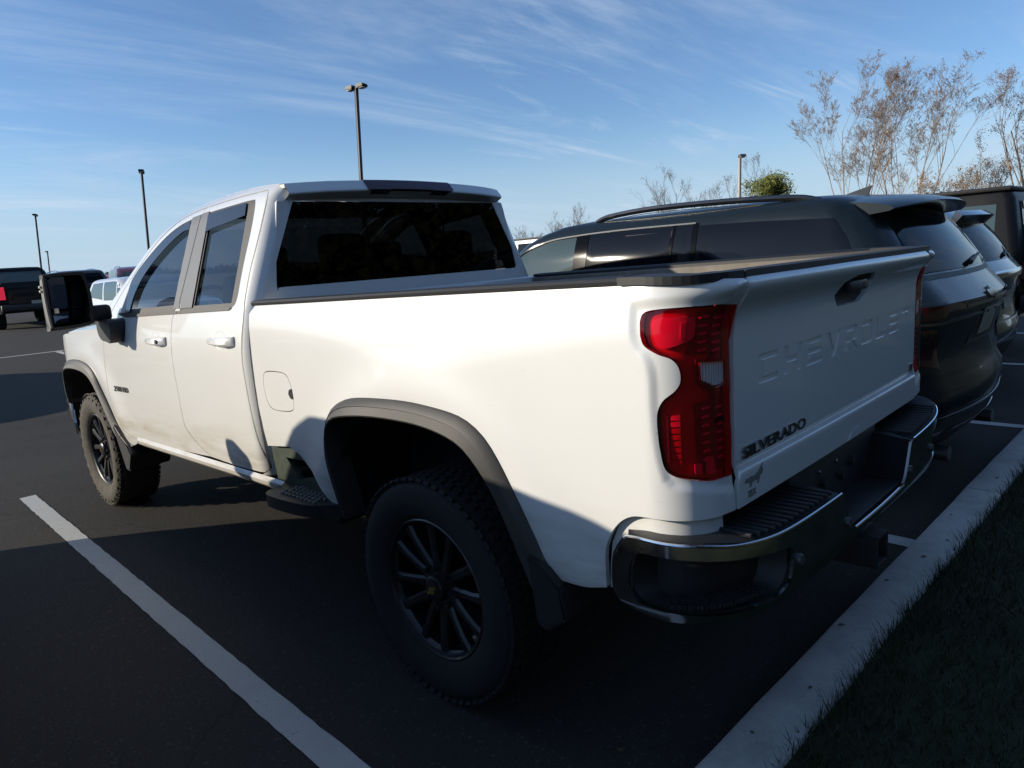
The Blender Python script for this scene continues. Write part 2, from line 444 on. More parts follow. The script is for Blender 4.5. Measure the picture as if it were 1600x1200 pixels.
def gz(x, y):
    """height of the lot: level round the pickup, climbing gently beyond the aisle"""
    if y < 6: return 0.0
    if y < 21:
        t = y-6
        return 0.033*t if t > 2 else 0.033*t*t/4+0.033*t*0.5*(t/2)
    return 0.495+0.016*(y-21)
# ================================================================== the lot
TH = R(-1.07)
def L(a, b, z=0.0): return (a*math.cos(TH)-b*math.sin(TH), a*math.sin(TH)+b*math.cos(TH), z)
def asphalt_mat():
    m = pbr('asphalt', (.05, .05, .05), .88, spec=.35)
    t = m.node_tree; b = t.nodes['Principled BSDF']; tcn = N(t, 'ShaderNodeTexCoord')
    n1 = N(t, 'ShaderNodeTexNoise'); n1.inputs['Scale'].default_value = .35; n1.inputs['Detail'].default_value = 6; t.links.new(tcn.outputs['Object'], n1.inputs['Vector'])
    n2 = N(t, 'ShaderNodeTexNoise'); n2.inputs['Scale'].default_value = 130; n2.inputs['Detail'].default_value = 3; t.links.new(tcn.outputs['Object'], n2.inputs['Vector'])
    vo = N(t, 'ShaderNodeTexVoronoi'); vo.inputs['Scale'].default_value = 95; t.links.new(tcn.outputs['Object'], vo.inputs['Vector'])
    r1 = N(t, 'ShaderNodeValToRGB'); t.links.new(n1.outputs['Fac'], r1.inputs[0])
    r1.color_ramp.elements[0].position = .3; r1.color_ramp.elements[0].color = (.025, .0215, .018, 1); r1.color_ramp.elements[1].position = .7; r1.color_ramp.elements[1].color = (.040, .0345, .028, 1)
    r2 = N(t, 'ShaderNodeMapRange'); t.links.new(n2.outputs['Fac'], r2.inputs['Value']); r2.inputs['From Min'].default_value = .3; r2.inputs['From Max'].default_value = .75; r2.inputs['To Min'].default_value = .6; r2.inputs['To Max'].default_value = 1.5
    mx = N(t, 'ShaderNodeMix', data_type='RGBA', blend_type='MULTIPLY'); mx.inputs['Factor'].default_value = 1; t.links.new(r1.outputs[0], mx.inputs['A']); t.links.new(r2.outputs[0], mx.inputs['B'])
    # scattered pale stones
    r3 = N(t, 'ShaderNodeMapRange'); t.links.new(vo.outputs['Color'], r3.inputs['Value']); r3.inputs['From Min'].default_value = .80; r3.inputs['From Max'].default_value = .92; r3.inputs['To Max'].default_value = .65
    m2 = N(t, 'ShaderNodeMix', data_type='RGBA'); t.links.new(r3.outputs[0], m2.inputs['Factor']); t.links.new(mx.outputs['Result'], m2.inputs['A']); m2.inputs['B'].default_value = (.085, .08, .07, 1)
    # old oil spots
    n4 = N(t, 'ShaderNodeTexNoise'); n4.inputs['Scale'].default_value = 1.6; n4.inputs['Detail'].default_value = 4; t.links.new(tcn.outputs['Object'], n4.inputs['Vector'])
    r4 = N(t, 'ShaderNodeMapRange'); t.links.new(n4.outputs['Fac'], r4.inputs['Value']); r4.inputs['From Min'].default_value = .66; r4.inputs['From Max'].default_value = .74; r4.inputs['To Max'].default_value = .45
    m3 = N(t, 'ShaderNodeMix', data_type='RGBA'); t.links.new(r4.outputs[0], m3.inputs['Factor']); t.links.new(m2.outputs['Result'], m3.inputs['A']); m3.inputs['B'].default_value = (.018, .017, .016, 1)
    # hairline cracks, wandering
    nd = N(t, 'ShaderNodeTexNoise'); nd.inputs['Scale'].default_value = 2.2; nd.inputs['Detail'].default_value = 5; t.links.new(tcn.outputs['Object'], nd.inputs['Vector'])
    vm = N(t, 'ShaderNodeVectorMath', operation='MULTIPLY_ADD'); t.links.new(nd.outputs['Color'], vm.inputs[0]); vm.inputs[1].default_value = (.9, .9, 0); t.links.new(tcn.outputs['Object'], vm.inputs[2])
    v2 = N(t, 'ShaderNodeTexVoronoi', feature='DISTANCE_TO_EDGE'); v2.inputs['Scale'].default_value = .34; t.links.new(vm.outputs[0], v2.inputs['Vector'])
    r5 = N(t, 'ShaderNodeMapRange'); t.links.new(v2.outputs['Distance'], r5.inputs['Value']); r5.inputs['From Min'].default_value = .0; r5.inputs['From Max'].default_value = .0035; r5.inputs['To Min'].default_value = .7; r5.inputs['To Max'].default_value = 0
    m4 = N(t, 'ShaderNodeMix', data_type='RGBA'); t.links.new(r5.outputs[0], m4.inputs['Factor']); t.links.new(m3.outputs['Result'], m4.inputs['A']); m4.inputs['B'].default_value = (.010, .0095, .009, 1)
    # dust film where cars roll
    n6 = N(t, 'ShaderNodeTexNoise'); n6.inputs['Scale'].default_value = .9; n6.inputs['Detail'].default_value = 9; n6.inputs['Roughness'].default_value = .7; t.links.new(tcn.outputs['Object'], n6.inputs['Vector'])
    r6 = N(t, 'ShaderNodeMapRange'); t.links.new(n6.outputs['Fac'], r6.inputs['Value']); r6.inputs['From Min'].default_value = .48; r6.inputs['From Max'].default_value = .75; r6.inputs['To Max'].default_value = .55
    m5 = N(t, 'ShaderNodeMix', data_type='RGBA'); t.links.new(r6.outputs[0], m5.inputs['Factor']); t.links.new(m4.outputs['Result'], m5.inputs['A']); m5.inputs['B'].default_value = (.052, .045, .036, 1)
    t.links.new(m5.outputs['Result'], b.inputs['Base Color'])
    bp = N(t, 'ShaderNodeBump'); bp.inputs['Strength'].default_value = .55; bp.inputs['Distance'].default_value = .006; t.links.new(n2.outputs['Fac'], bp.inputs['Height']); t.links.new(bp.outputs[0], b.inputs['Normal'])
    return m
ASPH = asphalt_mat()
def line_mat():
    m = pbr('road_paint', (.62, .62, .60), .8)
    t = m.node_tree; b = t.nodes['Principled BSDF']; tcn = N(t, 'ShaderNodeTexCoord')
    n2 = N(t, 'ShaderNodeTexNoise'); n2.inputs['Scale'].default_value = 110; n2.inputs['Detail'].default_value = 3; t.links.new(tcn.outputs['Object'], n2.inputs['Vector'])
    n3 = N(t, 'ShaderNodeTexNoise'); n3.inputs['Scale'].default_value = 7; n3.inputs['Detail'].default_value = 8; n3.inputs['Roughness'].default_value = .7; t.links.new(tcn.outputs['Object'], n3.inputs['Vector'])
    ad_ = N(t, 'ShaderNodeMath', operation='ADD'); t.links.new(n2.outputs['Fac'], ad_.inputs[0]); t.links.new(n3.outputs['Fac'], ad_.inputs[1])
    r = N(t, 'ShaderNodeMapRange'); t.links.new(ad_.outputs[0], r.inputs['Value']); r.inputs['From Min'].default_value = 1.15; r.inputs['From Max'].default_value = 1.42; r.inputs['To Max'].default_value = .85
    r0 = N(t, 'ShaderNodeMapRange'); t.links.new(n3.outputs['Fac'], r0.inputs['Value']); r0.inputs['To Min'].default_value = .75; r0.inputs['To Max'].default_value = 1.15
    mb = N(t, 'ShaderNodeMix', data_type='RGBA', blend_type='MULTIPLY'); mb.inputs['Factor'].default_value = 1; mb.inputs['A'].default_value = (.52, .52, .49, 1); t.links.new(r0.outputs[0], mb.inputs['B'])
    mx = N(t, 'ShaderNodeMix', data_type='RGBA'); t.links.new(r.outputs[0], mx.inputs['Factor']); t.links.new(mb.outputs['Result'], mx.inputs['A']); mx.inputs['B'].default_value = (.04, .038, .034, 1)
    t.links.new(mx.outputs['Result'], b.inputs['Base Color'])
    bp = N(t, 'ShaderNodeBump'); bp.inputs['Strength'].default_value = .35; bp.inputs['Distance'].default_value = .005; t.links.new(n2.outputs['Fac'], bp.inputs['Height']); t.links.new(bp.outputs[0], b.inputs['Normal'])
    return m
PAINT = line_mat()
def concrete_mat():
    m = pbr('kerb_concrete', (.40, .39, .36), .9)
    t = m.node_tree; b = t.nodes['Principled BSDF']; tcn = N(t, 'ShaderNodeTexCoord')
    n1 = N(t, 'ShaderNodeTexNoise'); n1.inputs['Scale'].default_value = 4; n1.inputs['Detail'].default_value = 9; n1.inputs['Roughness'].default_value = .7; t.links.new(tcn.outputs['Object'], n1.inputs['Vector'])
    r1 = N(t, 'ShaderNodeValToRGB'); t.links.new(n1.outputs['Fac'], r1.inputs[0])
    r1.color_ramp.elements[0].position = .32; r1.color_ramp.elements[0].color = (.33, .315, .285, 1); r1.color_ramp.elements[1].position = .62; r1.color_ramp.elements[1].color = (.50, .48, .44, 1)
    n2 = N(t, 'ShaderNodeTexNoise'); n2.inputs['Scale'].default_value = 60; n2.inputs['Detail'].default_value = 6; t.links.new(tcn.outputs['Object'], n2.inputs['Vector'])
    r2 = N(t, 'ShaderNodeMapRange'); t.links.new(n2.outputs['Fac'], r2.inputs['Value']); r2.inputs['From Min'].default_value = .62; r2.inputs['From Max'].default_value = .72; r2.inputs['To Max'].default_value = .45
    mx = N(t, 'ShaderNodeMix', data_type='RGBA'); t.links.new(r2.outputs[0], mx.inputs['Factor']); t.links.new(r1.outputs[0], mx.inputs['A']); mx.inputs['B'].default_value = (.16, .15, .13, 1)
    t.links.new(mx.outputs['Result'], b.inputs['Base Color'])
    bp = N(t, 'ShaderNodeBump'); bp.inputs['Strength'].default_value = .4; bp.inputs['Distance'].default_value = .006; t.links.new(n2.outputs['Fac'], bp.inputs['Height']); t.links.new(bp.outputs[0], b.inputs['Normal'])
    return m
KERB = concrete_mat()
SOIL = pbr('grass_ground', (.024, .030, .010), .95, var=.5, vscale=3)
BLADE = pbr('grass_blade', (.018, .030, .007), .6, var=.5, vscale=2.5)
FIELD = pbr('far_field', (.10, .10, .045), .95, var=.35, vscale=.05)
# asphalt sheet (reaches to the far side of the lot) and the open ground beyond
def sheet(name, xs, ys, mat, zoff, fn=gz):
    V = [(x, y, fn(x, y)+zoff) for y in ys for x in xs]; n = len(xs)
    F = [(j*n+i, j*n+i+1, (j+1)*n+i+1, (j+1)*n+i) for j in range(len(ys)-1) for i in range(n-1)]
    o = mesh_obj(name, V, F, mat, sharp=None); o['kind'] = 'structure'; return o
ys = [-1.35]+list(np.arange(-1, 6, 1.0))+list(np.arange(6, 9, .25))+list(np.arange(9, 30, 1.5))+[36, 48, 62]
sheet('asphalt_lot', [-60, -20, -6, 0, 6, 20, 45, 80], ys, ASPH, 0.0)
sheet('grass_verge', [-60, -6, 0, 6, 60, 80], [-40, -12, -3, -1.1], SOIL, .105, lambda x, y: 0.0)
sheet('terrain', [-900, -300, -100, 0, 100, 300, 900], [-900, -200, -41, 5, 30, 60, 120, 300, 900, 1400], FIELD, -.06)
def stripe(a, b0, b1, w_=.11, n=None, z=.004):
    V = []; F = []
    ks = np.linspace(b0, b1, max(2, int(abs(b1-b0)/.06)))
    r = random.Random(int(a*100)+5)
    for b in ks:
        for s in (-1, 1):
            e = (r.random()-.5)*.006
            p = L(a+s*w_/2+e, b); V.append((p[0], p[1], gz(p[0], p[1])+z))
    for i in range(len(ks)-1): F.append((2*i, 2*i+1, 2*i+3, 2*i+2))
    o = mesh_obj('parking_line', V, F, PAINT, sharp=None); o['kind'] = 'structure'; return o
for a in (-1.43, 1.385, 4.18, 7.20, 10.0): stripe(a, -.985, 4.62)
for a in (-4.25,): stripe(a, -.985, 4.62)
# far row: divider along the lot and stall ends
def stripe_x(b, a0, a1, w_=.11):
    V = []; F = []
    ks = np.linspace(a0, a1, 40)
    for a in ks:
        for s in (-1, 1):
            p = L(a, b+s*w_/2); V.append((p[0], p[1], gz(p[0], p[1])+.006))
    for i in range(len(ks)-1): F.append((2*i+1, 2*i, 2*i+2, 2*i+3))
    o = mesh_obj('parking_line', V, F, PAINT, sharp=None); o['kind'] = 'structure'
stripe_x(15.9, -14, 14.0)
for k in range(-4, 5): stripe(1.25+2.8*k, 11.0, 15.8, z=.007)
# kerb in cast sections
kerb = empty('kerb'); tag(kerb, kind='structure')
def kerb_section(a0, a1):
    prof = [(-.985, -.05), (-.990, .105), (-.998, .122), (-1.015, .130), (-1.155, .130), (-1.172, .122), (-1.178, .10), (-1.178, -.05)]
    V = []; F = []; ks = np.linspace(a0, a1, 14); m = len(prof)
    for a in ks:
        e = .002*math.sin(a*3.1)+.0015*math.sin(a*9.7)
        for b, z in prof: V.append(L(a, b+e, z+.0015*math.sin(a*5.3+b*9)))
    for i in range(len(ks)-1):
        for k in range(m-1): F.append((i*m+k, i*m+k+1, (i+1)*m+k+1, (i+1)*m+k))
    F.append(tuple(range(m))); F.append(tuple(reversed(range((len(ks)-1)*m, len(ks)*m))))
    return mesh_obj('kerb_section', V, [tuple(reversed(f)) for f in F], KERB, kerb)
a = -9.95
while a < 30:
    kerb_section(a, a+2.992); a += 3.0
# grass blades on the verge
def grass():
    r = np.random.default_rng(5); n = 46000
    a = np.where(r.random(n) < .8, r.uniform(-2.2, 4.2, n), r.uniform(-3, 12, n)); b = -1.165-np.abs(r.normal(0, .01, n))-r.random(n)**1.3*1.6
    d = -1.165-b
    hgt = r.uniform(.025, .06, n)*(1+.5*np.exp(-d/.05)); ang = r.uniform(0, 6.283, n); lean = r.normal(0, .022, (n, 2)); w_ = r.uniform(.0015, .0032, n)
    lean[:, 1] += np.where(d < .04, .012, 0)
    V = np.zeros((n*3, 3)); ca, sa = math.cos(TH), math.sin(TH)
    X = a*ca-b*sa; Y = a*sa+b*ca
    V[0::3] = np.stack([X-np.cos(ang)*w_, Y-np.sin(ang)*w_, np.full(n, .10)], 1)
    V[1::3] = np.stack([X+np.cos(ang)*w_, Y+np.sin(ang)*w_, np.full(n, .10)], 1)
    V[2::3] = np.stack([X+lean[:, 0], Y+lean[:, 1], .10+hgt], 1)
    me = bpy.data.meshes.new('grass'); me.vertices.add(n*3); me.vertices.foreach_set('co', V.ravel())
    me.loops.add(n*3); me.loops.foreach_set('vertex_index', np.arange(n*3)); me.polygons.add(n); me.polygons.foreach_set('loop_start', np.arange(0, n*3, 3)); me.polygons.foreach_set('loop_total', np.full(n, 3))
    me.update(calc_edges=True); me.materials.append(BLADE)
    o = bpy.data.objects.new('grass', me); col.objects.link(o)
    tag(o, 'short mown grass on the verge behind the kerb', 'grass', kind='stuff')
grass()
# ================================================================== white pickup
RAKE = 0.0177
def rk(p): return (p[0], p[1], p[2]-RAKE*p[1])
truck = empty('pickup_truck')
tag(truck, 'white pickup with black wheels, chrome rear bumper and red tail lamps', 'pickup truck')
def spline_tab(pts):
    d = np.array(cr(pts, 12)); return d[:, 0], d[:, 1]
def smooth01(t):
    t = min(1.0, max(0.0, t)); return t*t*(3-2*t)
_cz, _cw = spline_tab([(.50, .95), (.58, .965), (.66, .978), (.78, .988), (.95, .995), (1.15, .999), (1.25, .998), (1.33, .992), (1.40, .981), (1.47, .965)])
_ry = []; _rz = []
for y_, z_ in [(1.05, 2.0), (1.189, 2.02), (1.377, 2.035), (1.643, 2.042), (1.93, 2.034), (2.209, 2.013), (2.464, 1.966), (2.645, 1.893), (2.785, 1.804), (2.915, 1.718), (3.097, 1.601), (3.22, 1.50), (3.34, 1.40)]:
    _ry.append((y_+1.923)*1.022-1.923); _rz.append(1.5725+(z_-1.5725)*1.022)
_ry, _rz = (np.array(q) for q in zip(*cr(list(zip(_ry, _rz)), 8)))
def zrail(y): return float(np.interp(y, _ry, _rz))
def cabW(y, z):
    if z <= 1.47: w_ = float(np.interp(z, _cz, _cw))
    else:
        w_ = .965-.40*(z-1.47)
        if y < 3.3:
            e = zrail(y)-z
            if e < .09: w_ -= .045*(1-e/.09)**2
    if y > 4.15: w_ -= .55*(y-4.15)**2
    ro = math.hypot(y-3.80, z-.44)
    if z < 1.4: w_ += .018*math.exp(-((ro-.72)/.10)**2)
    return w_
def cab_yc(z): return 1.255+max(0, z-1.5)*.07
def cabmap(u, z, d=0.0):
    yc = cab_yc(z); r = .08
    w_ = cabW(max(u, yc), z)
    if u >= yc: return (-w_+d, u, z)
    a = (yc-u)/r
    if a < math.pi/2: return (-(w_-r)-(r-d)*math.cos(a), yc-(r-d)*math.sin(a), z)
    return (-(w_-r)+(a-math.pi/2)*r, yc-r+d, z)
RECESS = cr([(-.911, 1.424), (-.930, 1.440), (-1.022, 1.446), (-1.119, 1.447), (-1.34, 1.447), (-1.34, .945), (-1.06, .955), (-1.00, .972), (-.984, 1.003), (-.971, 1.065), (-.964, 1.163), (-.963, 1.250), (-.950, 1.291), (-.926, 1.316), (-.912, 1.352)], 4, True)
_ty, _tz = [], []
TGP = [(.84, -1.088), (.945, -1.092), (.962, -1.092), (.968, -1.088), (.972, -1.072), (.979, -1.070), (.986, -1.080), (1.0, -1.082), (1.10, -1.083), (1.28, -1.084), (1.34, -1.085), (1.375, -1.090), (1.40, -1.101), (1.42, -1.115), (1.437, -1.126), (1.452, -1.131), (1.466, -1.126), (1.477, -1.112)]
_tz, _ty = (np.array(q) for q in zip(*cr(TGP, 6)))
def ytg(z): return float(np.interp(z, _tz, _ty))
_bz, _bw = spline_tab([(.50, .955), (.60, .970), (.70, .981), (.85, .991), (1.0, .997), (1.15, 1.0), (1.28, 1.0), (1.40, 1.0), (1.52, 1.0)])
def bedW(y, z):
    w_ = float(np.interp(z, _bz, _bw))
    zc_ = 1.375-.125*math.exp(-((y+.12)/.62)**2)
    s = z-zc_
    s = .012*math.log(1+math.exp(min(60, s/.012)))
    w_ -= .13*s+.35*s*s
    fade = smooth01((1.0-abs(y-.05))/.25)
    w_ -= .0022*fade*(1+math.tanh((z-1.398)/.006))
    ro = math.hypot(y, (z-.44)*1.0)
    if z < 1.3: w_ += .020*math.exp(-((ro-.70)/.11)**2)
    return w_
BYC, BR_ = -.95, .135
def bedraw(u, z, d=0.0):
    w_ = bedW(max(u, BYC), z)
    lip = -(ytg(z)+1.084) if z > 1.34 else 0.0
    if u >= BYC:
        return (-w_+d, u, z)
    a = (BYC-u)/BR_
    k = min(1.0, a/(math.pi/2)); q = d-lip*k*k
    if a < math.pi/2: return (-(w_-BR_)-(BR_-q)*math.cos(a), BYC-(BR_-q)*math.sin(a), z)
    return (-(w_-BR_)+(a-math.pi/2)*BR_, BYC-BR_+q, z)
_recache = {}
def rec_depth(u, z):
    if u > -.88 or z > 1.47 or z < .92: return 0.0
    k = (round(u, 5), round(z, 5))
    if k not in _recache:
        X = np.array([u]); Y = np.array([z])
        _recache[k] = .008*smooth01(float(dist_np(X, Y, [RECESS])[0])/.030) if inside_np(X, Y, [RECESS])[0] else 0.0
    return _recache[k]
def bedmap(u, z): return bedraw(u, z, rec_depth(u, z))

# ---- outlines in (length, height), metres from the rear axle and the ground
ARCH_RO = cr([(.546, .64), (.562, .829), (.544, .958), (.493, 1.053), (.395, 1.099), (.279, 1.119), (.057, 1.127), (-.109, 1.12), (-.273, 1.098), (-.369, 1.05), (-.434, .975), (-.493, .866), (-.55, .746), (-.582, .676), (-.63, .632)], 5)
ARCH_RI = cr([(.50, .60), (.512, .835), (.498, .965), (.445, 1.028), (.291, 1.053), (.116, 1.060), (-.1, 1.052), (-.255, 1.022), (-.332, .975), (-.401, .885), (-.459, .758), (-.514, .607), (-.548, .512)], 5)
ARCH_FO = cr([(4.40, .86), (4.405, 1.0), (4.337, 1.085), (4.171, 1.138), (3.976, 1.156), (3.772, 1.15), (3.624, 1.12), (3.531, 1.06), (3.464, .956), (3.378, .836), (3.294, .717), (3.166, .634), (3.05, .605)], 5)
ARCH_FI = cr([(4.34, .80), (4.345, .97), (4.24, 1.055), (4.054, 1.089), (3.78, 1.079), (3.607, 1.037), (3.52, .952), (3.42, .80), (3.33, .66), (3.20, .52)], 5)
SEAM_F = [(3.255, 1.36), (3.278, 1.28), (3.308, 1.15), (3.290, 1.008), (3.255, .825), (3.161, .715), (3.02, .662), (2.972, .650)]
SEAM_12 = [(2.072, 1.44), (2.083, 1.398), (2.102, 1.178), (2.098, .985), (2.094, .845), (2.05, .795), (1.96, .745), (1.817, .687)]
G = .0035
sf = cr(SEAM_F, 5); s12 = cr(SEAM_12, 5)
fr_top = cr([(2.005, 2.003), (2.069, 2.001), (2.307, 1.976), (2.46, 1.930), (2.63, 1.855), (2.77, 1.768), (2.90, 1.68), (3.02, 1.585), (3.09, 1.52), (3.17, 1.44)], 4)
front_door = [(p[0]-G, p[1]) for p in sf]+[(2.4, .665)]+[(p[0]+G, p[1]) for p in reversed(s12)]+[(2.005+G, 1.52)]+[(p[0]+G, p[1]) for p in fr_top]
rear_rear = cr([(1.30, 2.0035), (1.276, 1.978), (1.262, 1.935), (1.256, 1.771), (1.256, 1.642), (1.245, 1.534), (1.232, 1.43), (1.241, 1.311), (1.249, 1.204), (1.240, .977), (1.222, .83), (1.190, .732), (1.192, .704), (1.22, .685)], 4)
rear_door = [(p[0]-G, p[1]) for p in s12]+[(1.5, .679)]+list(reversed(rear_rear))+[(1.555, 2.007), (1.838, 2.006), (2.005-G, 2.003), (2.005-G, 1.52)]
dlo_r = [(1.985, 1.966), (1.918, 1.972)]+cr([(1.661, 1.975), (1.42, 1.975), (1.372, 1.962), (1.352, 1.90), (1.340, 1.80), (1.336, 1.691), (1.326, 1.591), (1.316, 1.52), (1.330, 1.480), (1.375, 1.468)], 4)+[(1.985, 1.463)]
dlo_f = [(2.025, 1.462), (2.824, 1.456), (2.945, 1.472)]+cr([(2.945, 1.50), (2.885, 1.665), (2.774, 1.755), (2.519, 1.878), (2.302, 1.940), (2.12, 1.962), (2.06, 1.966)], 4)+[(2.025, 1.966)]
fd = panel('front_door', front_door, cabmap, WHITE, truck, .04, holes=[dlo_f], flip=True, xf=rk, roll=.0015, inset=.004)
rd = panel('rear_door', rear_door, cabmap, WHITE, truck, .04, holes=[dlo_r], flip=True, xf=rk, roll=.0015, inset=.004)
def off(d): return lambda u, v: (lambda p: (p[0]+d, p[1], p[2]))(cabmap(u, v))
def shrink(poly, d):
    if area2(poly) < 0: poly = list(reversed(poly))
    n = len(poly); o = []
    for i in range(n):
        a, b, c = poly[i-1], poly[i], poly[(i+1) % n]
        t = np.array([c[0]-a[0], c[1]-a[1]]); t = t/max(1e-9, np.hypot(*t))
        o.append((b[0]-t[1]*d, b[1]+t[0]*d))
    return o
# glass, trim and smoked visors in the door openings
def window_set(door, hole, pillar, visor, seal_in):
    gl = panel('window', shrink(hole, .004), off(.016), GLASS, door, .06, thick=0, roll=0, inset=0, flip=True, xf=rk)
    sh = densify(hole, .03)
    panel('window_seal', shrink(sh, .002), off(.004), TRIM, door, .05, thick=.012, holes=[seal_in], flip=True, xf=rk, roll=.002, inset=.004)
    panel('pillar_trim', pillar, off(-.004), TRIMG, door, .05, thick=.016, flip=True, xf=rk)
    panel('window_visor', visor, off(-.006), VISOR, door, .04, thick=.004, flip=True, xf=rk, roll=.001, inset=.004)
    return gl
glass_r = [(1.890, 1.945), (1.661, 1.952), (1.452, 1.952), (1.437, 1.889), (1.40, 1.66), (1.376, 1.492), (1.815, 1.490)]
window_set(rd, dlo_r, [(2.0005, 1.974), (1.905, 1.978), (1.824, 1.482), (2.0005-.03, 1.481), (2.0005, 1.52)],
           [(1.905, 1.962), (1.661, 1.966), (1.455, 1.966), (1.440, 1.905), (1.60, 1.892), (1.80, 1.880), (1.885, 1.868)], glass_r)
glass_f = [(2.085, 1.50), (2.80, 1.492)]+cr([(2.80, 1.50), (2.80, 1.60), (2.74, 1.69), (2.62, 1.775), (2.45, 1.85), (2.25, 1.905), (2.125, 1.925)], 4)
window_set(fd, dlo_f, [(2.125, 1.968), (2.0095, 1.974), (2.0095, 1.52), (2.0095-.02, 1.481), (2.075, 1.481)],
           cr([(2.835, 1.475), (2.885, 1.64), (2.774, 1.74), (2.519, 1.865), (2.302, 1.928), (2.13, 1.952)], 5)+cr([(2.122, 1.905), (2.22, 1.897), (2.40, 1.838), (2.60, 1.738), (2.71, 1.65), (2.76, 1.56), (2.765, 1.475)], 5), glass_f)
panel('mirror_sail_panel', [(2.944, 1.474), (2.94, 1.50), (2.886, 1.658), (2.872, 1.62), (2.855, 1.474)], off(-.002), TRIMG, fd, .04, thick=.01, flip=True, xf=rk)
panel('belt_moulding', [(1.345, 1.472), (1.375, 1.459), (2.002, 1.4535), (2.002, 1.468), (1.40, 1.480)], off(-.007), TRIM, rd, .06, thick=.02, flip=True, xf=rk)
panel('belt_moulding', [(2.008, 1.4535), (2.824, 1.446), (2.96, 1.462), (2.955, 1.478), (2.80, 1.462), (2.008, 1.4685)], off(-.007), TRIM, fd, .06, thick=.02, flip=True, xf=rk)
# door handles: a grip bar standing off a dished pocket
def door_handle(door, yc, zc_, key):
    def P(u, v, w_): return rk((cabmap(yc+u, zc_+v)[0]-w_, yc+u, zc_+v))
    V, F = [], []
    n = 15
    for i in range(n):
        t = i/(n-1); u = .135-t*.27
        lift = .012+.028*math.sin(math.pi*min(1, max(0, t)))**.6
        hh = .016+.006*smooth01((t-.45)/.2)
        for (dv, dw) in ((-hh, lift-.012), (-hh, lift-.003), (-hh*.6, lift+.004), (hh*.6, lift+.004), (hh, lift-.003), (hh, lift-.012)):
            V.append(P(u, dv, dw))
    for i in range(n-1):
        for k in range(6):
            a = i*6+k; b = i*6+(k+1) % 6
            F.append((a, b, b+6, a+6))
    F.append(tuple(range(6))); F.append(tuple(reversed(range((n-1)*6, n*6))))
    h = mesh_obj('door_handle', V, [tuple(reversed(f)) for f in F], WHITE, door)
    el = [(yc+.02+.062*math.cos(a), zc_+.004+.045*math.sin(a)) for a in np.linspace(0, 2*math.pi, 24, endpoint=False)]
    def dish(u, v):
        q = cabmap(u, v); e = math.hypot((u-yc-.02)/.062, (v-zc_-.004)/.045)
        return (q[0]-.0015+.012*max(0, 1-e*e), q[1], q[2])
    panel('handle_cup', el, dish, WHITE, door, .012, thick=.004, flip=True, xf=rk, roll=.001, inset=.004)
    if key:
        c = [(yc-.085+.012*math.cos(a), zc_+.012*math.sin(a)) for a in np.linspace(0, 2*math.pi, 12, endpoint=False)]
        panel('key_lock', c, off(-.042), BLKPLAS, door, .02, thick=.01, flip=True, xf=rk, roll=.001, inset=0)
door_handle(rd, 1.445, 1.315, False)
door_handle(fd, 2.300, 1.308, True)
# cab side frame: roof rail, A pillar and rear corner
rail = [(y, zrail(y)) for y in np.linspace(1.13, 3.30, 44)]
inner_f = [(p[0]+2*G, p[1]+2*G) for p in fr_top]
frame_o = [(1.128, 1.985)]+rail+[(3.262, 1.375), (3.21, 1.425)]+list(reversed(inner_f))+[(1.838, 2.013), (1.555, 2.0135), (1.318, 2.011)]+[(p[0]-2*G-.002, p[1]) for p in rear_rear]+[(1.25, .668), (1.135, .668), (1.131, 1.2), (1.13, 1.5)]
panel('cab_side_frame', frame_o, cabmap, WHITE, truck, .035, flip=True, xf=rk, roll=.0015, inset=.004)
# sill
def sillmap(u, v):
    a, z = float(np.interp(v, [0, .3, .55, .8, 1], [-.978, -.992, -.985, -.955, -.88])), float(np.interp(v, [0, .3, .55, .8, 1], [.672, .655, .63, .605, .590]))
    return (a, u, z)
panel('rocker_sill', [(1.02, 0), (2.955, 0), (2.93, 1), (1.06, 1)], sillmap, WHITE, truck, .08, flip=False, xf=rk, roll=0, inset=0, thick=.0)
# front fender, hood, windscreen, nose
fend = [(p[0]+G, p[1]) for p in sf]
def topz(y): return float(np.interp(y, [3.2, 3.6, 4.2, 4.6, 4.85], [1.375, 1.37, 1.345, 1.30, 1.24]))
fender = [(3.265, 1.372), (3.6, topz(3.6)-.005), (4.2, topz(4.2)-.005), (4.6, topz(4.6)-.01), (4.72, 1.22), (4.70, .86)]+ARCH_FO+[(2.99, .625)]+list(reversed(fend))
panel('front_fender', fender, cabmap, WHITE, truck, .04, flip=True, xf=rk)
def hoodmap(x, y):
    wx = cabW(y, 1.34)
    e = min(1, abs(x)/wx)
    return (x, y, topz(y)+.075*(1-e**4)+.02*smooth01((abs(x)-.2)/.2)*(1-e))
panel('hood', [(-.955, 3.30), (.955, 3.30), (.965, 4.2), (.80, 4.72), (.5, 4.80), (-.5, 4.80), (-.80, 4.72), (-.965, 4.2)], hoodmap, WHITE, truck, .09, xf=rk)
ROOFX = lambda y: cabW(y, zrail(y)-.001)
def roofmap(t, y):
    x = t*ROOFX(y); z = zrail(y)+.028*(1-t**2)
    z += .008*(smooth01((abs(t)-.30)/.05)-smooth01((abs(t)-.55)/.05))*smooth01((y-1.2)/.2)*smooth01((2.3-y)/.2)
    return (x, y, z)
panel('roof', [(-1, 1.20), (1, 1.20), (1, 2.33), (.5, 2.42), (-.5, 2.42), (-1, 2.33)], roofmap, WHITE, truck, .06, xf=rk, roll=.002)
def wsmap(t, y):
    x = t*(ROOFX(y)-.01); return (x, y+.12*(1-t*t), zrail(y)-.008)
panel('windshield', [(-1, 2.335), (1, 2.335), (1, 3.28), (-1, 3.28)], wsmap, GLASS, truck, .1, xf=rk, thick=0, roll=0, inset=0)
box('cowl', (0, 3.32, 1.35), (1.85, .16, .03), BLKPLAS, truck, xf=rk)
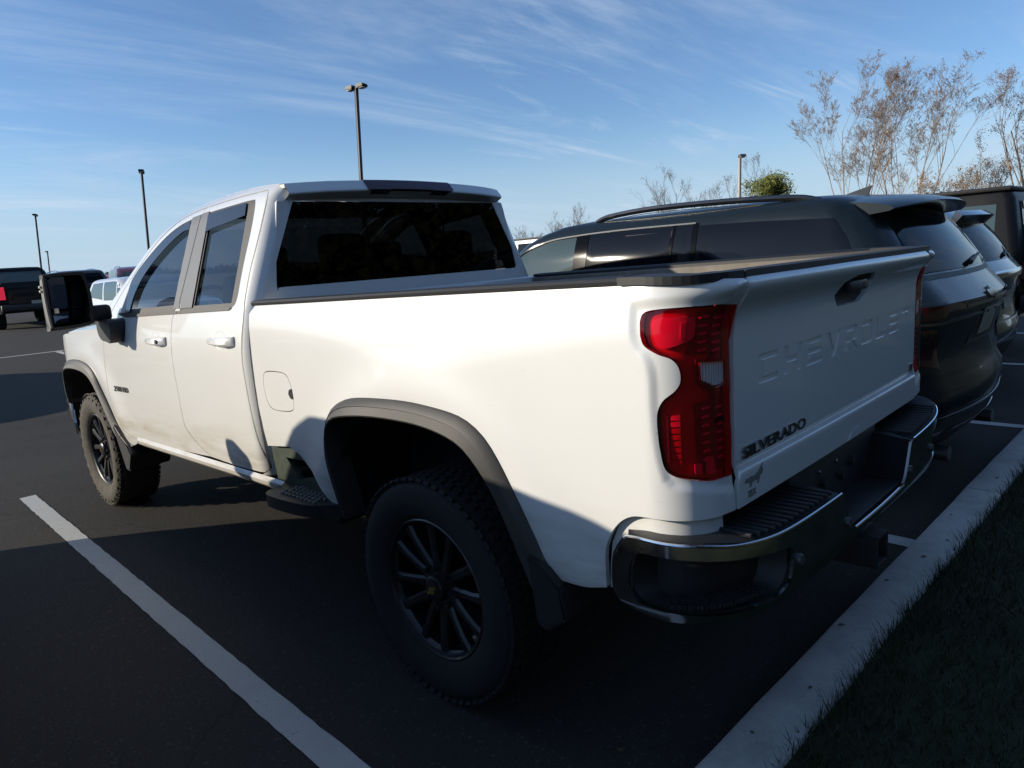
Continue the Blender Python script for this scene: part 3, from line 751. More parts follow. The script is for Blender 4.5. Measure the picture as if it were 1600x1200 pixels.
# nose
box('grille', (0, 4.74, 1.02), (1.30, .10, .36), BLKPLAS, truck, .03, xf=rk)
for sx in (-1, 1):
    box('headlight', (sx*.77, 4.66, 1.10), (.26, .16, .20), CLEAR, truck, .03, xf=rk)
box('front_bumper', (0, 4.74, .70), (1.86, .20, .24), CHROME, truck, .05, xf=rk)
for k in range(4):
    box('grille_bar', (0, 4.80, .90+.08*k), (1.25, .02, .025), CHROME, truck, .006, xf=rk)
# front bumper return seen ahead of the wheel
bmW = lambda y, z: cabW(y, z)
panel('front_bumper_corner', [(4.405, .875), (4.46, .86), (4.70, .86), (4.70, .56), (4.30, .56), (4.36, .68)], lambda u, v: (-(cabW(u, .9)+.012), u, v), CHROME, truck, .05, flip=True, xf=rk)
# ---- bed sides
bed_o = ([(1.128, 1.44), (1.130, 1.355), (1.138, 1.24), (1.142, 1.05), (1.132, .91), (1.118, .832), (.915, .852), (.835, .828), (.735, .765), (.632, .668), (.575, .628)]
         + ARCH_RO+[(-.73, .634), (-.795, .648)]
         + cr([(-.797, .70), (-.803, .765), (-.835, .83), (-.883, .872), (-.945, .884), (-1.10, .880), (-1.231, .868)], 4)
         + [(-1.231, 1.10)]+cr([(-1.231, 1.40), (-1.235, 1.43), (-1.228, 1.450), (-1.206, 1.471)], 4)+[(-1.0, 1.481), (0, 1.483), (1.06, 1.485)])
TL = cr([(-.944, 1.385), (-.951, 1.403), (-.979, 1.411), (-1.052, 1.413), (-1.14, 1.411)], 4)+[(-1.226, 1.405), (-1.226, .966)]+cr([(-1.132, .976), (-1.060, .990), (-1.019, 1.003), (-1.001, 1.023), (-.993, 1.062), (-.989, 1.10), (-.988, 1.155), (-1.002, 1.188), (-1.034, 1.212), (-1.050, 1.236), (-1.047, 1.270), (-1.028, 1.294), (-.992, 1.308), (-.956, 1.329), (-.946, 1.352)], 4)
fuel = cr([(1.018, 1.186), (.904, 1.189), (.840, 1.177), (.814, 1.137), (.805, 1.075), (.818, 1.030), (.865, 1.014), (.994, 1.012), (1.044, 1.040), (1.062, 1.106), (1.053, 1.160)], 4, True)
_gx, _gz = np.meshgrid(np.arange(-1.230, -.888, .0068), np.arange(.928, 1.472, .0068))
bed = panel('bed_side', bed_o, bedmap, WHITE, truck, .024, holes=[shrink(TL, -.0025), fuel], flip=True, xf=rk, inset=.004, extra=[np.stack([_gx.ravel(), _gz.ravel()], 1)])
panel('fuel_gap_backing', [(.76, .97), (1.10, .97), (1.10, 1.23), (.76, 1.23)], lambda u, v: bedraw(u, v, .014), DARK, bed, .1, flip=True, xf=rk, roll=0, inset=0, thick=0)  # near-black sheet painting the shade in the fuel door gap
# near-black sheets added so the door gaps show as shade and leak no light
panel('door_gap_backing', [(1.19, .69), (3.26, .69), (3.30, 1.0), (3.29, 1.30), (3.2, 1.42), (1.20, 1.44)], lambda u, v: (-(cabW(u, v)-.022), u, v), DARK, truck, .08, flip=True, xf=rk, roll=0, inset=0, thick=0)
panel('door_gap_backing', [(1.97, 1.44), (2.04, 1.44), (2.04, 1.99), (1.97, 1.99)], lambda u, v: (-(cabW(u, v)-.020), u, v), DARK, truck, .08, flip=True, xf=rk, roll=0, inset=0, thick=0)
fdoor = panel('fuel_door', shrink(fuel, .004), bedmap, WHITE, bed, .03, flip=True, xf=rk, thick=.01, inset=.005)
latch = [(.806, 1.117), (.818, 1.118), (.835, 1.11), (.842, 1.094), (.833, 1.08), (.820, 1.073), (.807, 1.074)]
panel('finger_notch', latch, lambda u, v: bedraw(u, v, -.001), DARK, fdoor, .02, flip=True, xf=rk, thick=.01, roll=0, inset=0)
bed_r = mirror(bed); 
# lower rear flange of the bed above the bumper
panel('bed_rear_flange', [(-.79, .64), (-.81, .78), (-.86, .88), (-.95, .90), (-1.20, .89), (-1.20, .815), (-1.0, .825), (-.90, .80), (-.86, .72), (-.85, .64)], lambda u, v: bedraw(u, v, .022), WHITE, bed, .04, flip=True, xf=rk)
# ---- arch flares, flaps, wheel wells
def flare(outer, inner, mp, bulge, name, parent):
    n = 46
    def res(pl):
        d = np.r_[0, np.cumsum([math.dist(pl[i], pl[i+1]) for i in range(len(pl)-1)])]; t = np.linspace(0, d[-1], n)
        return list(zip(np.interp(t, d, [p[0] for p in pl]), np.interp(t, d, [p[1] for p in pl])))
    A, B = res(outer), res(inner); V = []; F = []
    prof = [(-.02, -.004), (-.02, .003), (.05, .010), (.40, .024), (.44, .021), (.9, .034), (1.0, .030), (1.03, .0), (1.03, -.07)]
    m = len(prof)
    for a, b in zip(A, B):
        for t, h in prof:
            u = a[0]+(b[0]-a[0])*t; v = a[1]+(b[1]-a[1])*t
            q = mp(u, v); V.append(rk((q[0]-h*bulge, q[1], q[2])))
    for i in range(n-1):
        for k in range(m-1):
            F.append((i*m+k, i*m+k+1, (i+1)*m+k+1, (i+1)*m+k))
    return mesh_obj(name, V, F, TRIM, parent, sharp=30)
flr = flare(ARCH_RO, ARCH_RI, bedraw, 1.0, 'wheel_arch_flare', truck)
flf = flare(ARCH_FO, ARCH_FI, cabmap, 1.0, 'wheel_arch_flare', truck)
mirror(flr); mirror(flf)
def well(yc, z0=.56):
    V = []; F = []
    n = 20
    for i in range(n+1):
        a = math.pi*i/n
        y = yc+.565*math.cos(a); z = z0+.53*math.sin(a)**.7
        for x in (-.985, -.62): V.append(rk((x, y, z)))
    for i in range(n): F.append((2*i, 2*i+1, 2*i+3, 2*i+2))
    k = len(V); V += [rk((-.62, yc-.565, .45)), rk((-.62, yc+.565, .45))]
    F.append(tuple([k]+[2*i+1 for i in range(n, -1, -1)]+[k+1]))
    o = mesh_obj('wheel_well_liner', V, F, DARK, truck); mirror(o)
well(0.0); well(3.82)
# mud flaps: moulded guards hanging behind each wheel
def flap(pts, x0, x1):
    bm = bmesh.new()
    a = [bm.verts.new((x0, y, z)) for y, z in pts]; b = [bm.verts.new((x1, y+.02, z)) for y, z in pts]
    bm.faces.new(a); bm.faces.new(list(reversed(b)))
    for i in range(len(pts)): bm.faces.new((a[i], b[i], b[(i+1) % len(pts)], a[(i+1) % len(pts)]))
    bmesh.ops.bevel(bm, geom=list(bm.edges), offset=.008, segments=2, affect='EDGES')
    o = bm_obj('mud_flap', bm, BLKPLAS, truck, xf=rk); mirror(o)
flap([(-.535, .70), (-.60, .67), (-.66, .62), (-.68, .53), (-.60, .47), (-.56, .49)], -1.03, -.78)
flap([(3.32, .73), (3.20, .66), (3.08, .61), (3.02, .55), (3.10, .43), (3.16, .43)], -1.02, -.75)
# ---- corner step behind the cab
pk = [(1.16, .87), (.905, .875), (.815, .845), (.715, .775), (.61, .665), (.585, .615), (1.16, .615)]
panel('step_bracket_panel', pk, lambda u, v: bedraw(u, v, .035), GREENBRK, truck, .04, holes=[[(1.035, .778), (.873, .782), (.785, .755), (.792, .716), (.94, .684)]], flip=True, xf=rk)
panel('step_pocket_back', [(1.1, .81), (.6, .81), (.6, .62), (1.1, .62)], lambda u, v: (-.86, u, v), DARK, truck, .2, flip=True, xf=rk, roll=0, inset=0)
stp = [(1.06, -.90), (1.06, -1.0), (1.02, -1.075), (.90, -1.09), (.70, -1.07), (.60, -1.02), (.56, -.92)]
def steptop(y, x): return (x, y, .648)
sp_ = panel('bed_step', cr(stp, 4, True), steptop, BLKPLAS, truck, .05, thick=.055, flip=True, xf=rk, roll=.008, inset=.016)
bm = bmesh.new()
for i in range(9):
    for j in range(5):
        y = .93-.033*i+(.016 if j % 2 else 0); x = -1.04+.026*j
        add_box(bm, (x, y, .652), (.012, .017, .010), 0)
bm_obj('grip_stud', bm, STEPG, sp_, smooth=False, xf=rk)['kind'] = 'stuff'
# ---- bed rails, inner walls and floor
railp = [(-.985, 1.475), (-.988, 1.486), (-.982, 1.494), (-.965, 1.498), (-.885, 1.497), (-.870, 1.488), (-.868, 1.44)]
V = []; F = []
ys = np.linspace(-.885, 1.10, 28)
for y in ys:
    tp = .0 if y > -.9 else .012*((y+.9)/.2)**2
    w0 = bedW(y, 1.48)
    for (x, z) in railp: V.append(rk((x+.985-w0-.004+tp*4 if x < -.9 else x, y, z-.002*tp)))
m = len(railp)
for i in range(len(ys)-1):
    for k in range(m-1): F.append((i*m+k, i*m+k+1, (i+1)*m+k+1, (i+1)*m+k))
F.append(tuple(range(m))); F.append(tuple(reversed(range((len(ys)-1)*m, len(ys)*m))))
rl = mesh_obj('bed_rail_cap', V, F, RAILBLK, truck); mirror(rl)
iw = box('bed_inner_wall', (-.85, .02, 1.295), (.04, 2.16, .36), LINER, truck, .01, xf=rk); mirror(iw)
box('bed_front_wall', (0, 1.09, 1.20), (1.72, .04, .57), WHITE, truck, .01, xf=rk)
box('bed_floor', (0, .02, .92), (1.22, 2.16, .03), BEDBLK, truck, .004, xf=rk)
for sx in (-1, 1): box('wheel_housing', (sx*.73, .02, 1.115), (.24, 2.16, .02), BEDBLK, truck, .004, xf=rk); box('wheel_housing_side', (sx*.612, .02, 1.02), (.01, 2.16, .20), BEDBLK, truck, .002, xf=rk)
for k in range(7): box('bed_floor_rib', (-.48+.16*k, .02, .940), (.07, 2.10, .012), BEDBLK, truck, .004, xf=rk)
# ---- tailgate with stamped lettering
LET = {'C': [[(0, 0), (1, 0), (1, .22), (.22, .22), (.22, .78), (1, .78), (1, 1), (0, 1)]],
 'H': [[(0, 0), (.22, 0), (.22, .39), (.78, .39), (.78, 0), (1, 0), (1, 1), (.78, 1), (.78, .61), (.22, .61), (.22, 1), (0, 1)]],
 'E': [[(0, 0), (1, 0), (1, .2), (.22, .2), (.22, .4), (.95, .4), (.95, .6), (.22, .6), (.22, .8), (1, .8), (1, 1), (0, 1)]],
 'V': [[(.38, 0), (.62, 0), (1, 1), (.76, 1), (.5, .30), (.24, 1), (0, 1)]],
 'R': [[(0, 0), (.22, 0), (.22, .33), (.50, .33), (.74, 0), (1, 0), (.75, .35), (1, .42), (1, .92), (.92, 1), (0, 1)], [(.22, .54), (.78, .54), (.78, .79), (.22, .79)]],
 'O': [[(.08, 0), (.92, 0), (1, .08), (1, .92), (.92, 1), (.08, 1), (0, .92), (0, .08)], [(.22, .22), (.78, .22), (.78, .78), (.22, .78)]],
 'L': [[(0, 0), (1, 0), (1, .22), (.22, .22), (.22, 1), (0, 1)]],
 'T': [[(.39, 0), (.61, 0), (.61, .78), (1, .78), (1, 1), (0, 1), (0, .78), (.39, .78)]]}
TX = .02
letters = []
for i, ch in enumerate('CHEVROLET'):
    x0 = -.665+.155*i; lw = .118
    letters.append((ch, [[(TX+x0+p[0]*lw, 1.178+p[1]*.080) for p in lp] for lp in LET[ch]]))
def grid_pts(xs, zs): return np.array([(x, z) for z in zs for x in xs])
tgmap = lambda x, z: (x, ytg(z)-.006*(1-(x/.8)**2), z)
tg_o = [(-.782, .868), (.782, .868), (.782, 1.43)]+[(.785, 1.45), (.780, 1.476), (-.780, 1.476), (-.785, 1.45), (-.782, 1.43)]
hnd = [(TX-.155, 1.372), (TX-.11, 1.408), (TX-.03, 1.426), (TX+.13, 1.426), (TX+.17, 1.40), (TX+.13, 1.352), (TX+.08, 1.334), (TX-.12, 1.334)]
holes = [hnd]+[lp for ch, ls in letters for lp in ls]
tg = panel('tailgate', tg_o, tgmap, WHITE, truck, .035, holes=holes, xf=rk, roll=.0025, inset=.006, thick=.016, extra=[grid_pts(np.arange(-.77, .775, .035), (.950, .960, .965, .9685, .9715, .975, .979, .983, .987, .993)), grid_pts(np.arange(-.77, .775, .03), np.arange(1.345, 1.473, .008))])
for ch, ls in letters:
    panel('stamped_letter', ls[0], lambda x, z: (x, tgmap(x, z)[1]+.0055, z), WHITE, tg, .04, holes=ls[1:], xf=rk, roll=0, inset=0, thick=0)
hp = panel('tailgate_handle', shrink(hnd, -.03), lambda x, z: (x, tgmap(x, z)[1]+.017, z), BLKPLAS, tg, .03, xf=rk, thick=.01)
box('tailgate_inner_panel', (0, -1.045, 1.16), (1.55, .03, .58), DARK, tg, .004, xf=rk)
box('pull_lever', (TX+.01, -1.104, 1.392), (.17, .022, .035), BLKPLAS, hp, .008, xf=rk)
bm = bmesh.new(); bmesh.ops.create_cone(bm, cap_ends=True, segments=16, radius1=.012, radius2=.010, depth=.012, matrix=Matrix.Translation((TX+.06, -1.112, 1.392)) @ Matrix.Rotation(R(90), 4, 'X'))
bm_obj('reversing_camera', bm, CLEAR, hp, xf=rk)
panel('tailgate_top_cap', [(-.783, -1.118), (-.4, -1.123), (.4, -1.123), (.783, -1.118), (.783, -1.03), (-.783, -1.03)], lambda x, y: (x, y, 1.490), RAILBLK, tg, .08, xf=rk, thick=.018, roll=.005, inset=.010)
ccap = [(-.790, -1.117), (-.86, -1.112)]+[(-.985+.12-.125*math.sin(a)-.0, -.965-.14*math.cos(a)) for a in np.linspace(.15, math.pi/2, 10)]+[(-.988, -.88), (-.86, -.88), (-.86, -1.03), (-.790, -1.03)]
cc = panel('bed_corner_cap', ccap, lambda x, y: (x, y, 1.4965-.006*smooth01((-y-.90)/.17)), RAILBLK, truck, .012, xf=rk, thick=.021, roll=.004, inset=.008); mirror(cc)
text_obj('lettering', 'SILVERADO', .044, lambda u, v, w_: (-.752+u, tgmap(-.6, 1.0)[1]-w_-.001, .996+v), BADGE, tg, .005, sx=1.80, bold=.0008, xf=rk, space=1.0)
text_obj('trim_badge', 'LT', .034, lambda u, v, w_: (.715+u, tgmap(.7, 1.0)[1]-w_-.001, .995+v), BADGE, tg, .004, bold=.0015, xf=rk)
# small animal decal with letters below
dec = [(0, .62), (.10, .70), (.16, .66), (.30, .70), (.45, .66), (.62, .72), (.72, .80), (.82, .92), (.95, 1.0), (.86, .84), (.92, .70), (.86, .58), (.78, .56), (.74, .44), (.70, .30), (.64, .30), (.66, .44), (.52, .46), (.36, .44), (.34, .30), (.27, .30), (.27, .46), (.20, .52), (.06, .52)]
panel('decal', [(-.755+.115*a, .888+.078*b) for a, b in dec], lambda x, z: (x, tgmap(x, z)[1]-.0012, z), BADGEW, tg, .03, xf=rk, thick=.001, roll=0, inset=0)
text_obj('decal_lettering', 'TEX', .026, lambda u, v, w_: (-.735+u, tgmap(-.7, .89)[1]-w_-.001, .886+v), BADGEW, tg, .001, bold=.0008, xf=rk)
# ---- tail lamps
def lamp_panel(name, poly, depth, mat, par, grid=.03, thick=.004, roll=.001, inset=.003):
    return panel(name, poly, lambda u, v: bedraw(u, v, depth), mat, par, grid, thick=thick, flip=True, xf=rk, roll=roll, inset=inset)
def make_lamp():
    par = empty('tail_lamp'); par.parent = truck
    lamp_panel('lamp_housing', shrink(TL, .001), .030, REDHOUS, par, thick=.0, roll=0, inset=0)
    rb = lambda u0, u1, z0, z1: [(u0, z0), (u1, z0), (u1, z1), (u0, z1)]
    lamp_panel('dark_bezel', [(-1.10, 1.400), (-1.225, 1.395), (-1.225, 1.292), (-1.065, 1.300), (-1.085, 1.33)], .026, LAMPDRK, par)
    lamp_panel('dark_bezel', [(-1.09, 1.175), (-1.225, 1.185), (-1.225, .985), (-1.10, .995)], .026, LAMPDRK, par)
    lamp_panel('light_guide', cr([(-.975, 1.378), (-.985, 1.391), (-1.02, 1.393), (-1.088, 1.386), (-1.090, 1.342), (-1.058, 1.328), (-1.005, 1.318), (-.984, 1.334)], 3, True), .016, REDBRT, par, thick=.012)
    lamp_panel('light_guide_edge', rb(-1.052, -1.066, 1.338, 1.378), .012, SILVERF, par, thick=.004)
    for z in (1.386, 1.366, 1.346, 1.326, 1.306):
        lamp_panel('led_strip', [(-1.108, z-.003), (-1.138, z-.002), (-1.138, z+.003), (-1.108, z+.002)], .020, REDBRT, par, thick=.004, roll=0, inset=0)
        lamp_panel('led_strip', [(-1.170, z-.010), (-1.205, z-.010), (-1.205, z-.004), (-1.170, z-.004)], .020, REDBRT, par, thick=.004, roll=0, inset=0)
    for k in range(7):
        z = 1.160-.022*k
        lamp_panel('led_strip', [(-1.118, z-.003), (-1.145, z-.002), (-1.145, z+.003), (-1.118, z+.002)], .020, REDBRT, par, thick=.004, roll=0, inset=0)
        lamp_panel('led_strip', [(-1.185, z-.010), (-1.210, z-.010), (-1.210, z-.005), (-1.185, z-.005)], .020, REDBRT, par, thick=.004, roll=0, inset=0)
    for k in range(8):
        z = 1.150-.0165*k
        lamp_panel('reflector_block', rb(-1.018, -1.047, z-.012, z), .022, REDBRT if k < 2 else REDHOUS, par, thick=.006, roll=.002, inset=.003)
    lamp_panel('side_reflector', rb(-1.005, -1.012, 1.03, 1.15), .022, REDBRT, par, thick=.004, roll=0, inset=0)
    lamp_panel('bulb_reflector', [(-1.085, 1.022), (-1.110, 1.020), (-1.110, .992), (-1.085, .996)], .020, REDBRT, par)
    lamp_panel('bulb_reflector', [(-1.128, 1.035), (-1.160, 1.030), (-1.172, .985), (-1.130, .988)], .020, REDBRT, par)
    # reversing lamp: fluted silver bowl behind clear plastic
    wl = [(-1.099, 1.282), (-1.216, 1.270), (-1.218, 1.214), (-1.156, 1.208), (-1.103, 1.232)]
    rv = lamp_panel('reversing_lamp', shrink(wl, -.004), .020, LAMPDRK, par)
    for k in range(9):
        u = -1.106-.0122*k
        zt = 1.281-.0012*k; zb = 1.232-.0045*k if k < 5 else 1.211
        lamp_panel('flute', [(u, zb+.002), (u-.0095, zb+.001), (u-.0095, zt-.004), (u, zt-.004)], .015, SILVERF, rv, thick=.004, roll=.002, inset=.002)
    lamp_panel('clear_cover', wl, .004, CLEAR, par, thick=.002, roll=0, inset=0)
    lamp_panel('lens', shrink(TL, .0015), .006, REDCOVER, par, grid=.03, thick=.024, roll=.004, inset=.006).data
    # the red lens is open over the reversing lamp
    return par
def lamp_fix(par):
    for ch in list(par.children):
        if ch.name.startswith('lens'): bpy.data.objects.remove(ch)
    wl = [(-1.099, 1.282), (-1.216, 1.270), (-1.218, 1.214), (-1.156, 1.208), (-1.103, 1.232)]
    panel('lens', shrink(TL, .0015), lambda u, v: bedraw(u, v, .004), REDCOVER, par, .03, thick=.024, holes=[wl], flip=True, xf=rk, roll=.004, inset=.006)
lampL = make_lamp(); lamp_fix(lampL)
lampR = empty('tail_lamp'); lampR.parent = truck
for ch in list(lampL.children):
    c = mirror(ch, parent=lampR)
    for g_ in ch.children: mirror(g_, parent=c)
# ---- rear bumper
PL = cr([(-1.02, -.80), (-1.02, -.95), (-1.005, -1.03), (-.95, -1.105), (-.86, -1.155), (-.7, -1.185), (-.4, -1.20), (0, -1.205)], 8)
PL = PL+[(-x, y) for x, y in reversed(PL[:-1])]
_S = np.r_[0, np.cumsum([math.dist(PL[i], PL[i+1]) for i in range(len(PL)-1)])]
SM = _S[-1]/2
_px = np.array([p[0] for p in PL]); _py = np.array([p[1] for p in PL])
def plan(s): return float(np.interp(s, _S, _px)), float(np.interp(s, _S, _py))
def bump(s, z, d=0.0):
    x, y = plan(s); x2, y2 = plan(s+.004); x1, y1 = plan(s-.004)
    t = Vector((x2-x1, y2-y1)).normalized(); n = Vector((t.y, -t.x))     # outward
    k = -d-.014*smooth01((.66-z)/.06)
    return (x+n.x*k, y+n.y*k, z)
def sym(pts): return pts+[(2*SM-a, b) for a, b in reversed(pts)]
b_out = sym(cr([(.43, .605), (.32, .615), (.16, .622), (.10, .632), (.062, .652), (.044, .69), (.050, .772), (.075, .81), (.103, .832)], 4)+[(.20, .831), (.303, .826), (.396, .815), (.55, .803), (.69, .801), (.935, .802)]+cr([(.955, .795), (.985, .735), (1.01, .69), (1.035, .668), (1.07, .66)], 3)) 
b_out = b_out+[(2*SM-.43, .605)]
pocket = cr([(.150, .797), (.296, .790), (.415, .777), (.52, .762), (.612, .748), (.624, .74), (.622, .69), (.600, .648), (.550, .622), (.46, .630), (.316, .641), (.179, .652), (.125, .660), (.099, .694), (.103, .753), (.122, .784)], 3, True)
pocket_r = [(2*SM-a, b) for a, b in pocket]
bumper = panel('rear_bumper', b_out, bump, CHROME, truck, .035, holes=[pocket, pocket_r], xf=rk, thick=.010, roll=.002, inset=.006)
for p_ in (pocket, pocket_r):
    cs = sum(q[0] for q in p_)/len(p_)
    def inner_(s, v, cs=cs):
        return bump(cs+(s-cs)*.86, v, .085)
    pb = panel('corner_step_pocket', p_, inner_, BLKPLAS, bumper, .05, xf=rk, thick=0, roll=0, inset=0)
    # pocket walls
    V = []; F = []
    dp = densify(p_, .02); n = len(dp)
    for q in dp:
        V.append(rk(bump(q[0], q[1], .02))); V.append(rk(inner_(q[0], q[1])))
    for i in range(n):
        j = (i+1) % n; F.append((2*i, 2*i+1, 2*j+1, 2*j))
    mesh_obj('pocket_wall', V, F, BLKPLAS, pb)
    bm = bmesh.new()
    r2 = random.Random(3)
    for i in range(26):
        for j in range(4):
            s = cs-.16+.0125*i+r2.uniform(-.002, .002)
            q = bump(s, .655, .028+.018*j)
            add_box(bm, (q[0], q[1], .654-.02*max(0, (abs(s-cs)-.05))), (.009, .009, .012), 0, Matrix.Rotation(r2.uniform(0, 1.5), 3, 'Z'))
    bm_obj('grip_stud', bm, BLKPLAS, pb, smooth=False, xf=rk)['kind'] = 'stuff'
# paler chrome bead put in for the highlight along the top edge
ed = [(s, z+.001) for s, z in [(.055, .775), (.078, .812), (.106, .833), (.20, .832), (.303, .827), (.396, .816), (.55, .804), (.69, .802), (.80, .802), (.935, .803)]]
e1 = tube('bumper_edge', [Vector(bump(s, z, .002)) for s, z in cr(ed, 5)], .0045, pbr('highlight_chrome', (.75, .76, .78), .08, 1.0), bumper, 8, xf=rk); mirror(e1)
e2 = tube('bumper_edge', [Vector(bump(s, z, .002)) for s, z in cr([(1.05, .662), (1.2, .660), (SM, .660), (2*SM-1.2, .660), (2*SM-1.05, .662)], 5)], .005, MATS['highlight_chrome'], bumper, 8, xf=rk)
# top pads with cross ribs
def pad_left():
    pts = []
    for s in np.linspace(.10, .945, 26):
        q = bump(s, .8, .006); pts.append((q[0], q[1]))
    pts += [(-.36, -1.04), (-.80, -1.04), (-.95, -.96), (-.985, -.88)]
    def top(x, y):
        return (x, y, .802+.026*smooth01((-x-.70)/.32)+.012*smooth01((y+1.19)/.1))
    p = panel('step_pad', pts, top, BLKPLAS, bumper, .04, xf=rk, thick=.02)
    h = len(PL)//2
    for k in range(15):
        x = -.40-.031*k
        yb = float(np.interp(x, _px[10:h], _py[10:h]))
        box('step_rib', (x, (yb-1.035)/2+.006, top(x, -1.12)[2]+.004), (.012, abs(yb+1.035)-.014, .012), BLKPLAS, p, .003, xf=rk)
    return p
padL = pad_left()
padR = mirror(padL)
for ch in padL.children: mirror(ch, parent=padR)
# centre cut-out, back panel, hitch, sensors
box('centre_step', (0, -1.12, .655), (.60, .13, .02), BLKPLAS, bumper, .004, xf=rk)
box('plate_recess', (0, -1.045, .73), (.78, .03, .22), BLKPLAS, bumper, .006, xf=rk)
for sx in (-1, 1):
    bm = bmesh.new()
    a = [bm.verts.new((sx*x, y, z)) for x, y, z in ((-.355, -1.185, .80), (-.27, -1.19, .668), (-.27, -1.05, .668), (-.355, -1.05, .80))]
    bm.faces.new(a); bmesh.ops.solidify(bm, geom=list(bm.faces), thickness=.012)
    bm_obj('cutout_wall', bm, BLKPLAS, bumper, xf=rk)
for s in (.655, .985, 2*SM-.985, 2*SM-.655):
    q = bump(s, .700, -.003); x1, y1 = plan(s-.01); x2, y2 = plan(s+.01)
    ang = math.atan2(y2-y1, x2-x1)
    bm = bmesh.new(); bmesh.ops.create_cone(bm, cap_ends=True, segments=16, radius1=.017, radius2=.014, depth=.012, matrix=Matrix.Translation(q) @ Matrix.Rotation(ang, 4, 'Z') @ Matrix.Rotation(R(90), 4, 'X'))
    bm_obj('parking_sensor', bm, pbr('sensor_grey', (.07, .07, .07), .4) if 'sensor_grey' not in MATS else MATS['sensor_grey'], bumper, xf=rk)
bm = bmesh.new()
for c, s in (((0, -1.10, .555), (.10, .22, .012)), ((0, -1.10, .455), (.10, .22, .012)), ((-.05, -1.10, .505), (.012, .22, .10)), ((.05, -1.10, .505), (.012, .22, .10))): add_box(bm, c, s, .003)
bm_obj('hitch_receiver', bm, STEELD, truck, xf=rk)
box('hitch_crossbar', (0, -.98, .56), (1.1, .08, .08), STEELD, truck, .01, xf=rk)
for x, z in ((-.14, .76), (.02, .745), (.12, .77)):
    bm = bmesh.new(); bmesh.ops.create_cone(bm, cap_ends=True, segments=12, radius1=.022, radius2=.018, depth=.02, matrix=Matrix.Translation((x, -1.066, z)) @ Matrix.Rotation(R(90), 4, 'X'))
    bm_obj('trailer_socket', bm, STEELD, bumper, xf=rk)
for x in (-.17, -.02):
    box('plate_screw', (x, -1.063, .80), (.014, .012, .014), CHROME, bumper, .003, xf=rk)
# exhaust and running gear
lathe_ex = tube('exhaust_tip', [(.62, .2, .55), (.66, -.45, .53), (.70, -.85, .50), (.74, -1.0, .49)], .045, STEELD, truck, 14, xf=rk)
for sx in (-1, 1):
    box('frame_rail', (sx*.42, 1.9, .62), (.09, 5.4, .16), STEELD, truck, .01)
box('rear_axle', (0, 0, .44), (1.5, .11, .11), STEELD, truck, .03)
bm = bmesh.new(); bmesh.ops.create_uvsphere(bm, u_segments=16, v_segments=10, radius=.19, matrix=Matrix.Translation((0, 0, .44))); bm_obj('differential', bm, STEELD, truck)
box('front_axle', (0, 3.8, .44), (1.5, .11, .11), STEELD, truck, .03)
box('underbody_floor', (0, 2.4, .70), (1.86, 2.9, .05), STEELD, truck, .01, xf=rk)
box('fuel_tank', (-.62, 1.9, .60), (.36, 1.1, .16), STEELD, truck, .03, xf=rk)
# ---- cab back, rear window, spoiler
def yback(z): return cab_yc(z)-.08
backmap = lambda x, z: (x, yback(z), z)
bw = lambda z: cabW(1.4, z)-.078
back_o = [(-bw(z), z) for z in np.linspace(.70, 1.99, 24)]+[(bw(z), z) for z in np.linspace(1.99, .70, 24)]
rw = cr([(-.800, 1.545), (-.812, 1.56), (-.755, 1.90), (-.742, 1.945)], 3)+[(.742, 1.945), (.755, 1.90), (.812, 1.56), (.800, 1.545)]
cb = panel('cab_back', back_o, backmap, WHITE, truck, .07, holes=[rw], xf=rk)
rwin = panel('rear_window', shrink(rw, .002), lambda x, z: (x, yback(z)+.006, z), GLASSD, truck, .1, xf=rk, thick=0, roll=0, inset=0)
for k, (x0, x1) in enumerate(((-.265, -.255), (.255, .265))):
    panel('window_divider', [(x0, 1.56), (x1, 1.56), (x1, 1.935), (x0, 1.935)], lambda x, z: (x, yback(z)+.009, z), DARK, rwin, .2, xf=rk, thick=.004, roll=0, inset=0)
# roof spoiler lip
def spo(t, v):
    # v runs round the section: roof joint, top, tip, underside
    y = float(np.interp(v, [0, .4, .62, .7, 1], [1.235, 1.165, 1.128, 1.122, 1.190])); z = float(np.interp(v, [0, .4, .62, .7, 1], [0, -.003, -.044, -.056, -.084]))
    xr = ROOFX(1.22)+.004
    return (t*xr, y+.035*abs(t)**6, zrail(1.22)+.026*(1-t*t)+z)
spn = panel('roof_spoiler', [(-1, 0), (1, 0), (1, 1), (-1, 1)], lambda t, v: spo(t, v), WHITE, truck, .09, xf=rk, thick=0, roll=0, inset=0, flip=True, sharp=30)
hl = [(-.405, .30), (.405, .30), (.405, .62), (.36, .98), (-.36, .98), (-.405, .62)]
brk = panel('high_brake_lamp', hl, lambda t, v: (lambda p: (p[0], p[1]-.006, p[2]+.003))(spo(t, v)), pbr('dark_red_lens', (.05, .008, .014), .12, coat=.8), truck, .08, xf=rk, thick=.01, flip=True, sharp=30, roll=.002, inset=.01)
for x0, x1 in ((-.37, -.20), (.20, .37)):
    panel('cargo_lamp', [(x0, .68), (x1, .68), (x1*.97, .92), (x0*.97, .92)], lambda t, v: (lambda p: (p[0], p[1]-.009, p[2]+.002))(spo(t, v)), pbr('smoked_lamp_insert', (.10, .085, .095), .25), brk, .06, xf=rk, thick=.004, flip=True)
# right-hand copies of the side panels
for o in list(truck.children):
    if o.name.split('.')[0] in ('cab_side_frame', 'rocker_sill', 'front_fender', 'step_bracket_panel', 'step_pocket_back', 'front_bumper_corner'): mirror(o)
for dr in (fd, rd):
    d2 = mirror(dr, parent=truck)
    for ch in dr.children:
        if ch.name.split('.')[0] not in ('handle_cup', 'key_lock'): mirror(ch, parent=d2)
st2 = mirror(sp_)
for ch in sp_.children: mirror(ch, parent=st2)['kind'] = 'stuff'
